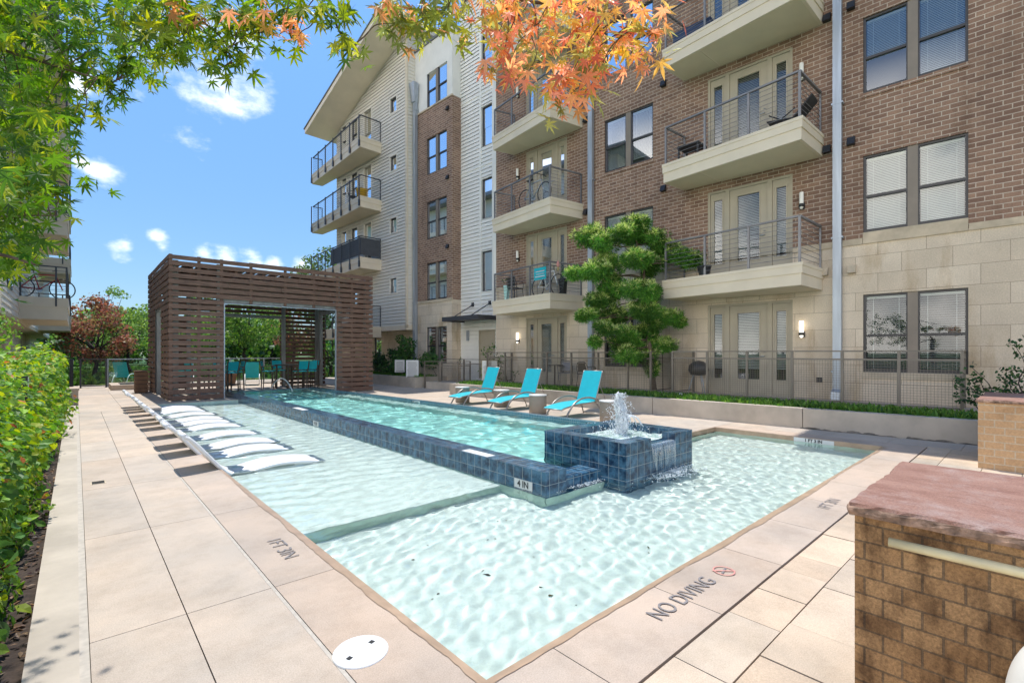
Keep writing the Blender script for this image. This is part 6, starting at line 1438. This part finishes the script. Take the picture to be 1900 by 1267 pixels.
def build_hedge():
    q = np.random.default_rng(31)
    YG = [(.32, .43, .035), (.21, .36, .04), (.40, .45, .04), (.14, .29, .04), (.09, .20, .035), (.18, .34, .04), (.12, .23, .035)]
    DG = [(.09, .20, .04), (.13, .26, .04), (.07, .15, .04), (.22, .34, .04), (.30, .38, .04)]
    RED = [(.48, .17, .07), (.52, .24, .09), (.38, .14, .08)]
    specs = [  # y, x centre, half depth, half length, height, palette, leaf size, density, label
        (1.9, -.95, .50, .65, 1.14, DG, .075, 2300, 'dark green broad-leaved hedge shrub nearest the camera at the lower left'),
        (3.1, -.82, .58, .75, 1.26, DG, .07, 2700, 'green hedge shrub with drooping stems, second from the camera along the kerb'),
        (4.4, -.78, .60, .80, 1.34, YG + DG[:2], .062, 3000, 'yellow-green hedge shrub overhanging the kerb with a few coppery leaves'),
        (5.9, -.75, .62, .90, 1.30, YG, .06, 3200, 'bright yellow-green hedge shrub just in front of the box bollard light'),
        (7.6, -.78, .60, .90, 1.22, YG, .06, 3000, 'low bright yellow hedge shrub at the foot of the box bollard light'),
        (9.8, -.80, .68, 1.2, 1.48, YG, .065, 3000, 'yellow-green clipped hedge shrub behind the box bollard light'),
        (12.4, -.80, .72, 1.5, 1.58, YG, .075, 2900, 'yellow-green hedge shrub midway along the walkway'),
        (15.4, -.82, .72, 1.6, 1.62, YG + DG[:1], .085, 2600, 'light green hedge shrub below the left building, next to last before the gate'),
        (18.2, -.9, .70, 1.3, 1.62, YG + RED[:1], .09, 2000, 'last yellow-green hedge shrub by the low stone pier')]
    for k, (y, x, hx, hy, h, pal, ls, n, lab) in enumerate(specs):
        t = thing('hedge_shrub', lab, 'hedge', (0, 0, 0), 0, 'hedge shrubs along the left kerb'); n = int(n * 1.6)
        d = unit(q.normal(0, 1, (n, 3))); d[:, 2] = np.abs(d[:, 2]) * 1.0 - .12; d = unit(d); rad = q.uniform(.5, 1.10, (n, 1)) ** .6
        lump = 1 + .09 * np.sin(17 * d[:, :1] + 3 * k) * np.sin(15 * d[:, 1:2] - k) + .14 * np.sin(5 * d[:, :1] + k) * np.sin(6 * d[:, 1:2] + 2 * k) + .08 * np.sin(11 * d[:, 2:3] + k)
        sgn = np.sign(d) * np.abs(d) ** .72; P = sgn * rad * lump * np.array((hx, hy, h * .97)) + np.array((x - .03, y, -.0)); P[:, 2] = np.maximum(P[:, 2], .02); P[:, 0] -= .12 * np.clip(1 - P[:, 2] / (.75 * h), 0, 1) * np.clip((P[:, 0] - x) / hx, 0, 1)
        N = d + q.normal(0, .55, (n, 3)) + np.array((0, 0, .35)); D = d * .6 + q.normal(0, .6, (n, 3)) + np.array((0, 0, -.25))
        col = pick(pal, n, .2, q); red = q.random(n) < (.02 if k not in (2, 8) else .05); col[red] = pick(RED, red.sum(), .2, q)
        leaves('foliage', P, N, D, q.uniform(.5, 1.4, n) * ls * 1.12, col, M['leaf'], t, 'broad')
        mb = MB(); rr = random.Random(k)
        for i in range(12): a = rr.uniform(0, 6.28); p = (x + rr.uniform(-.2, .2), y + rr.uniform(-.35, .35), -.1); branch(mb, p, (x + hx * .7 * math.cos(a), y + hy * .7 * math.sin(a), h * rr.uniform(.6, .92)), .010, .003, .15, 5, i + k * 20)
        mb.build('stems', M['darkbark'], t)
    # taller shrubs further back against the left building
    for k, (x, y, h, r, pal, lab) in enumerate(((-1.75, 8.2, 2.0, .8, [(.18, .33, .05), (.13, .26, .04), (.28, .40, .07)], 'taller loose green shrub behind the hedge at the left edge, nearer one'), (-1.65, 12.8, 2.15, .9, [(.16, .30, .05), (.26, .38, .07)], 'taller loose green shrub behind the hedge under the left building'), (-1.6, 5.2, 1.75, .7, [(.13, .27, .04), (.20, .34, .05), (.44, .18, .09)], 'reddish-tipped shrub behind the near hedge at the left edge'))):
        t = thing('shrub', lab, 'shrub', (0, 0, 0)); P, N = clump_points([(x + q.normal(0, r * .3), y + q.normal(0, r * .3), h * q.uniform(.45, .95), r * q.uniform(.35, .6)) for _ in range(9)], 2200, q, 1.0); n = len(P)
        leaves('foliage', P, N + q.normal(0, .6, (n, 3)), N + q.normal(0, .5, (n, 3)), q.uniform(.04, .09, n), pick(pal, n, .2, q), M['leaf'], t, 'broad'); mb = MB()
        for i in range(6): branch(mb, (x, y, -.1), (x + q.normal(0, r * .4), y + q.normal(0, r * .4), h * .8), .014, .004, .2, 5, i)
        mb.build('stems', M['darkbark'], t)
    n = 1900; P = np.stack([q.uniform(-.9, -.19, n), q.uniform(.6, 9, n) ** 1.0, np.full(n, -.045)], 1)
    o = leaves('leaf_litter', P, q.normal(0, .3, (n, 3)) + np.array((0, 0, 1.0)), q.normal(0, 1, (n, 3)), q.uniform(.03, .07, n), pick([(.22, .12, .06), (.12, .07, .04), (.30, .20, .13), (.06, .04, .03)], n, .3, q), M['leaf']); tag(o, 'dry brown leaf litter on the mulch under the left hedge', 'leaf litter', kind='stuff')
build_hedge()

def build_yew():
    """cloud-like evergreen in the grass strip"""
    t = thing('evergreen_tree', 'dark evergreen tree with layered needle clumps growing in the grass strip by the fountain', 'tree'); q = np.random.default_rng(3)
    bx, by = 11.9, 7.22; U = Vector((.742, -.671, 0)); V_ = Vector((.671, .742, 0))       # across and away
    U = Vector((math.cos(HEAD), -math.sin(HEAD), 0))
    f = 13.35; k = f / F_PX
    base = Vector((bx, by, .33))
    def pt(px, py, dep=0): return base + U * ((px - 1222) * k) + Vector((0, 0, 1.5 - (py - 655) * k - .25)) + Vector((.67, .74, 0)) * dep
    pads = [  # photo x, y of each foliage pad, half width, half height, depth offset
        (1160, 440, 34, 22, -.1), (1200, 440, 30, 24, .1), (1225, 450, 30, 22, 0), (1185, 425, 28, 14, 0), (1100, 440, 34, 14, .1), (1125, 460, 30, 18, -.2), (1245, 465, 26, 18, .2), (1285, 487, 26, 11, 0), (1255, 480, 26, 12, -.1),
        (1140, 495, 34, 24, .2), (1180, 490, 36, 28, -.3), (1110, 512, 36, 10, -.1), (1210, 495, 28, 22, .2), (1075, 514, 14, 6, 0), (1150, 540, 36, 26, 0), (1190, 545, 38, 26, -.35), (1220, 550, 22, 20, .2), (1115, 565, 26, 16, .1), (1100, 588, 16, 9, 0), (1085, 592, 10, 5, 0),
        (1150, 590, 34, 24, .2), (1200, 585, 36, 26, -.3), (1245, 595, 28, 13, 0), (1268, 600, 14, 8, 0), (1130, 615, 24, 16, -.1), (1170, 630, 34, 24, 0), (1215, 622, 28, 20, .1), (1235, 645, 24, 10, 0), (1165, 660, 28, 16, -.1), (1200, 665, 24, 14, 0), (1110, 640, 12, 8, 0), (1215, 690, 10, 16, 0), (1195, 650, 26, 18, .2)]
    mb = MB(); trunk = branch(mb, base, pt(1208, 540), .085, .05, .12, 8, 5); trunk += branch(mb, pt(1208, 540), pt(1180, 440), .05, .02, .15, 6, 6)
    branch(mb, base + Vector((.05, 0, 0)), pt(1190, 640), .05, .03, .15, 6, 9)
    Ps, Ns, Ds, HI = [], [], [], []
    for i, (px, py, w, h, dp) in enumerate(pads):
        c = pt(px, py, dp); near = min(trunk, key=lambda p: (p - c).length + .6 * abs(p.z - c.z + .12)); branch(mb, near, c - Vector((0, 0, h * k * .4)), .022, .006, .2, 5, i)
        a, b = w * k * .86, h * k * .74; nt = int(60 + 640 * a * max(a, .2))        # tufts
        nsub = 8; sc_ = unit(q.normal(0, 1, (nsub, 3))) * q.uniform(.2, .95, (nsub, 1)) * np.array((a, a, b * 1.1)); sr = q.uniform(.36, .62, nsub) * max(a, b)
        wh = q.integers(0, nsub, nt); d = unit(q.normal(0, 1, (nt, 3))); tc = np.array(c) + sc_[wh] + d * np.array((1, 1, .8)) * sr[wh][:, None] * q.uniform(.35, 1.15, (nt, 1))
        m = 22; nd_ = unit(q.normal(0, 1, (nt, m, 3)) * .75 + d[:, None, :] * .7 + np.array((0, 0, .25)))
        HI.append(np.repeat((d[:, 2] > .05) & (q.random(nt) < .75), m)); Ps.append(np.repeat(tc, m, 0) + nd_.reshape(-1, 3) * q.uniform(0, .05, (nt * m, 1))); Ds.append(nd_.reshape(-1, 3)); Ns.append(unit(q.normal(0, 1, (nt * m, 3))))
    P, N, D = np.vstack(Ps), np.vstack(Ns), np.vstack(Ds); n = len(P)
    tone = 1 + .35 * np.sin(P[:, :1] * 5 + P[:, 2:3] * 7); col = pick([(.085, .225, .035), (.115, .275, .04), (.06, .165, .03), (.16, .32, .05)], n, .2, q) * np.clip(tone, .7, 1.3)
    hi = np.concatenate(HI); new = (D[:, 2] > .0) & (q.random(n) < .75) & hi; col[new] = pick([(.58, .66, .22), (.66, .70, .32), (.44, .56, .14)], int(new.sum()), .15, q)  # sunlight on the clump tops painted into the needle colour
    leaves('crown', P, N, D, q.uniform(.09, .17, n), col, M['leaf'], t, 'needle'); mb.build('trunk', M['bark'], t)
    mb = MB(); mb.tube([base + Vector((.25, -.1, -.05)), base + Vector((.22, -.1, 1.45))], .012, 6); o = mb.build('tree_stake', M['darkbark'], t)
build_yew()

def build_grass():
    q = np.random.default_rng(12); n = 24000
    ls, lx = q.uniform(-.5, 14.4, n), q.uniform(-2.24, -1.36, n); P = np.stack([13.36 + lx * math.cos(BR) - ls * math.sin(BR), lx * math.sin(BR) + ls * math.cos(BR), np.full(n, .34)], 1)
    o = leaves('grass_strip', P, q.normal(0, 1, (n, 3)), q.normal(0, .35, (n, 3)) + np.array((-.1, 0, 1.0)), q.uniform(.08, .19, n), pick([(.08, .19, .03), (.12, .25, .04), (.06, .14, .03), (.17, .29, .06)], n, .2, q), M['leaf'], None, 'lance'); tag(o, 'strip of dark green tufted grass behind the pale planter wall', 'grass', kind='stuff')
    n = 5000; P = np.stack([q.uniform(10.97, 12.0, n), q.uniform(18.3, 26, n), np.full(n, .40)], 1)
    o = leaves('planter_grass', P, q.normal(0, 1, (n, 3)), q.normal(0, .35, (n, 3)) + np.array((0, 0, 1.0)), q.uniform(.08, .2, n), pick([(.07, .17, .02), (.10, .22, .03)], n, .2, q), M['leaf']); tag(o, 'bright green ground cover filling the grey planter beside the pergola', 'ground cover', kind='stuff')
build_grass()

def shrub(label, clumps, per, size, pal, seed, stems=6, base=None, shape='broad', name='shrub', cat='shrub', flat=.9):
    q = np.random.default_rng(seed); t = thing(name, label, cat); P, N = clump_points(clumps, per, q, flat); n = len(P)
    leaves('foliage', P, N + q.normal(0, .6, (n, 3)), N + q.normal(0, .5, (n, 3)) + np.array((0, 0, .1)), q.uniform(size * .7, size * 1.3, n), pick(pal, n, .22, q), M['leaf'], t, shape)
    mb = MB(); b = base or (sum(c[0] for c in clumps) / len(clumps), sum(c[1] for c in clumps) / len(clumps), 0)
    for i, c in enumerate(clumps[:stems * 3]): branch(mb, (b[0] + q.normal(0, .06), b[1] + q.normal(0, .06), b[2] - .05), (c[0], c[1], c[2]), .014, .004, .2, 5, i + seed)
    mb.build('stems', M['darkbark'], t); return t
def build_shrubs():
    DK = [(.03, .08, .03), (.04, .10, .035), (.06, .13, .04), (.025, .06, .025)]; MD = [(.05, .13, .03), (.08, .18, .04), (.04, .10, .025)]
    q = np.random.default_rng(40)
    # right edge, beside the second pier
    cl = [(11.75 + q.normal(0, .18), .3 + q.normal(0, .42), z, r) for z, r in ((.62, .2), (.75, .22), (.8, .24), (.95, .22), (1.0, .2), (1.12, .2), (1.25, .16), (1.35, .14), (1.5, .12), (1.65, .1), (.7, .25), (.9, .2), (1.8, .08))] + [(11.65, .85, .72, .13), (11.6, 1.0, .7, .09), (11.6, .75, 1.1, .1), (11.6, .85, 1.28, .07)]
    shrub('dark glossy-leaved shrub at the right edge behind the orange brick pier', cl, 2200, .06, DK, 1, base=(11.75, .2, .3))
    # planter box shrubs near the gate
    cl = [(11.6 + q.normal(0, .25), 20.3 + q.normal(0, .35), z, r) for z, r in ((.8, .45), (1.1, .48), (1.5, .42), (1.9, .34), (2.15, .26), (1.3, .45), (1.7, .4), (.9, .5))]
    shrub('upright green shrub above the small white notice sign', cl, 1500, .11, MD, 2, base=(11.6, 20.3, .4))
    cl = [(12.4 + q.normal(0, .3), 18.0 + i * .28, 1.05 + q.normal(0, .12), .42) for i in range(8)]
    shrub('rounded dark green hedge shrub under the tower window, behind the metal gate', cl, 1300, .10, MD, 3, base=(12.5, 19, .4))
    cl = [(11.5 + q.normal(0, .25), 22.4 + q.normal(0, .6), z, r) for z, r in ((.7, .4), (.9, .45), (1.2, .45), (1.0, .4), (1.4, .3), (1.5, .25))]
    shrub('dark bluish shrub against the right end of the pergola', cl, 1300, .11, DK, 4, base=(11.6, 22.4, .4))
    cl = [(11.35 + q.normal(0, .2), 21.2 + q.normal(0, .5), z, r) for z, r in ((.65, .4), (.8, .42), (1.0, .35), (.7, .4))]
    shrub('low mid-green shrub in the grey planter, left of the small notice sign', cl, 1300, .10, MD, 5, base=(11.4, 21.2, .4))
    cl = [(11.6 + q.normal(0, .12), 13.9 + q.normal(0, .25), z, r) for z, r in ((.5, .25), (.8, .25), (1.1, .25), (1.3, .24), (1.55, .22), (1.7, .16), (.65, .28))]
    shrub('leafy upright shrub behind the cream notice sign', cl, 900, .08, [(.07, .15, .03), (.12, .21, .04), (.04, .10, .03)], 6, base=(11.6, 13.9, .3))
    cl = [(11.6 + q.normal(0, .1), 12.9 + q.normal(0, .25), z, r) for z, r in ((.5, .2), (.8, .16), (1.0, .14), (1.2, .1))]
    shrub('sparse dark shrub right of the cream notice sign', cl, 500, .07, DK, 7, base=(11.6, 12.9, .3))
build_shrubs()

def tree(label, x, y, h, r, pal, seed, trunk_h=.35, leaf=.16, dens=60, ncl=26, bark='darkbark', lean=0, shape='quad', zmin=None, spread=1.0):
    q = np.random.default_rng(seed); t = thing('garden_tree', label, 'tree', (0, 0, 0), 0, 'trees beyond the pool'); mb = MB()
    top = Vector((x + lean, y, h * trunk_h + .3)); branch(mb, (x, y, -.2), top, .05 + h * .016, .04 + h * .010, .12, 6, seed)
    cl = []
    for i in range(ncl):
        d = unit(q.normal(0, 1, 3)); z = h * (trunk_h + (1 - trunk_h) * (.5 + .5 * d[2])); rr = r * (1 - .35 * max(0, d[2]))
        c = (x + lean + d[0] * rr * .78, y + d[1] * rr * .78, z if zmin is None else max(zmin, z), r * q.uniform(.24, .42)); cl.append(c)
        if i % 2 == 0: branch(mb, top if i % 4 else top.lerp(Vector((x, y, 0)), .3), c[:3], .03 + h * .006, .008, .22, 6, i + seed * 7)
    mb.build('trunk', M[bark], t); P, N = clump_points(cl, dens, q, .8, .35); n = len(P)
    leaves('crown', P, N + q.normal(0, .7, (n, 3)), q.normal(0, 1, (n, 3)) + np.array((0, 0, -.3)), q.uniform(.7, 1.3, n) * leaf, pick(pal, n, .25, q), M['leaf'], t, shape); return t
def build_trees():
    G1 = [(.11, .23, .04), (.16, .30, .05), (.08, .17, .04), (.24, .36, .07)]; G2 = [(.23, .35, .08), (.30, .42, .10), (.16, .27, .06)]; G3 = [(.045, .11, .03), (.07, .15, .035), (.03, .07, .02)]
    RD = [(.40, .16, .12), (.46, .19, .12), (.30, .13, .10), (.42, .28, .14), (.22, .20, .09)]
    D = lambda px, d: tuple(at(px, 655, d)[:2])
    def T(label, px, d, top, rpx, pal, seed, **kw):
        x, y = D(px, d); h = 1.5 + (655 - top) * d / F_PX; tree(label, x, y, h, rpx * d / F_PX, pal, seed, **kw)
    T('small red-leaved maple beyond the gate, left of the pergola', 178, 28, 563, 62, RD, 1, trunk_h=.30, leaf=.11, dens=330, ncl=30)
    T('open-branched green tree with bare crooked trunks between the red maple and pergola', 243, 31, 575, 55, G2, 2, trunk_h=.42, leaf=.12, dens=170, ncl=26, lean=-.3)
    T('light green feathery tree rising behind the red maple', 215, 42, 540, 40, G2, 3, trunk_h=.3, leaf=.16, dens=110, ncl=20)
    T('dense dark green tree at the far left behind the hedge end', 95, 36, 585, 60, G3, 4, trunk_h=.12, leaf=.2, dens=120, ncl=26)
    T('crooked multi-stemmed tree framed by the pergola opening', 455, 33, 555, 68, G1 + G2, 5, trunk_h=.40, leaf=.13, dens=190, ncl=30)
    T('red-leaved tree seen through the right half of the pergola opening', 545, 38, 560, 45, RD + G1[:1], 6, trunk_h=.35, leaf=.14, dens=170, ncl=22)
    T('pale feathery tree top showing beyond the gabled wing balcony', 600, 58, 470, 60, [(.13, .20, .06), (.17, .24, .08), (.09, .15, .05)], 7, trunk_h=.4, leaf=.26, dens=60, ncl=30)
    T('broad mid-green tree behind the left side of the pergola', 330, 44, 565, 62, G1, 8, trunk_h=.2, leaf=.2, dens=110, ncl=26)
    T('dark green tree close behind the right doorway of the pergola', 612, 31, 560, 36, G3, 9, trunk_h=.15, leaf=.15, dens=170, ncl=20)
    T('tall shaded green tree far behind the pergola roof', 400, 62, 545, 70, G3 + G1, 10, trunk_h=.15, leaf=.28, dens=60, ncl=28)
    T('bushy green tree low behind the walkway gate', 150, 48, 600, 55, G1, 11, trunk_h=.1, leaf=.22, dens=90, ncl=24)
    T('rounded green tree at the horizon between the two pergola trees', 500, 70, 575, 60, G1 + G2, 12, trunk_h=.1, leaf=.3, dens=60, ncl=24)
    T('far green tree filling the gap beside the glass fence', 275, 66, 578, 60, G1 + G2, 13, trunk_h=.1, leaf=.3, dens=60, ncl=24)
    T('far dark tree low behind the red maple', 195, 75, 590, 80, G3 + G1, 14, trunk_h=.05, leaf=.34, dens=60, ncl=26)
    q = np.random.default_rng(90); n = 26000
    P = np.stack([q.uniform(-6, 16, n), 30 + 26 * q.random(n) ** 1.3, np.full(n, -.13)], 1)
    o = leaves('undergrowth', P + np.array((0, 0, 0)), q.normal(0, 1, (n, 3)), q.normal(0, .6, (n, 3)) + np.array((0, 0, 1.0)), q.uniform(.15, .6, n), pick([(.07, .15, .03), (.11, .20, .04), (.16, .24, .05)], n, .25, q), M['leaf'], None, 'broad'); tag(o, 'grass and low green undergrowth beyond the pool fence', 'undergrowth', kind='stuff')
    # wood closing the far end
    q = np.random.default_rng(91); cl = [(-30 + 75 * q.random(), 84 + q.normal(0, 5), q.uniform(.5, 5.0), q.uniform(1.6, 3)) for _ in range(90)]
    P, N = clump_points(cl, 28, q, .9, .5); n = len(P); o = leaves('woodland', P, N + q.normal(0, .6, (n, 3)), q.normal(0, 1, (n, 3)), q.uniform(.35, .8, n), pick(G1 + G3, n, .25, q), M['leaf'], None, 'quad'); tag(o, 'distant belt of green woodland closing the far end of the view', 'woodland', kind='stuff')
build_trees()
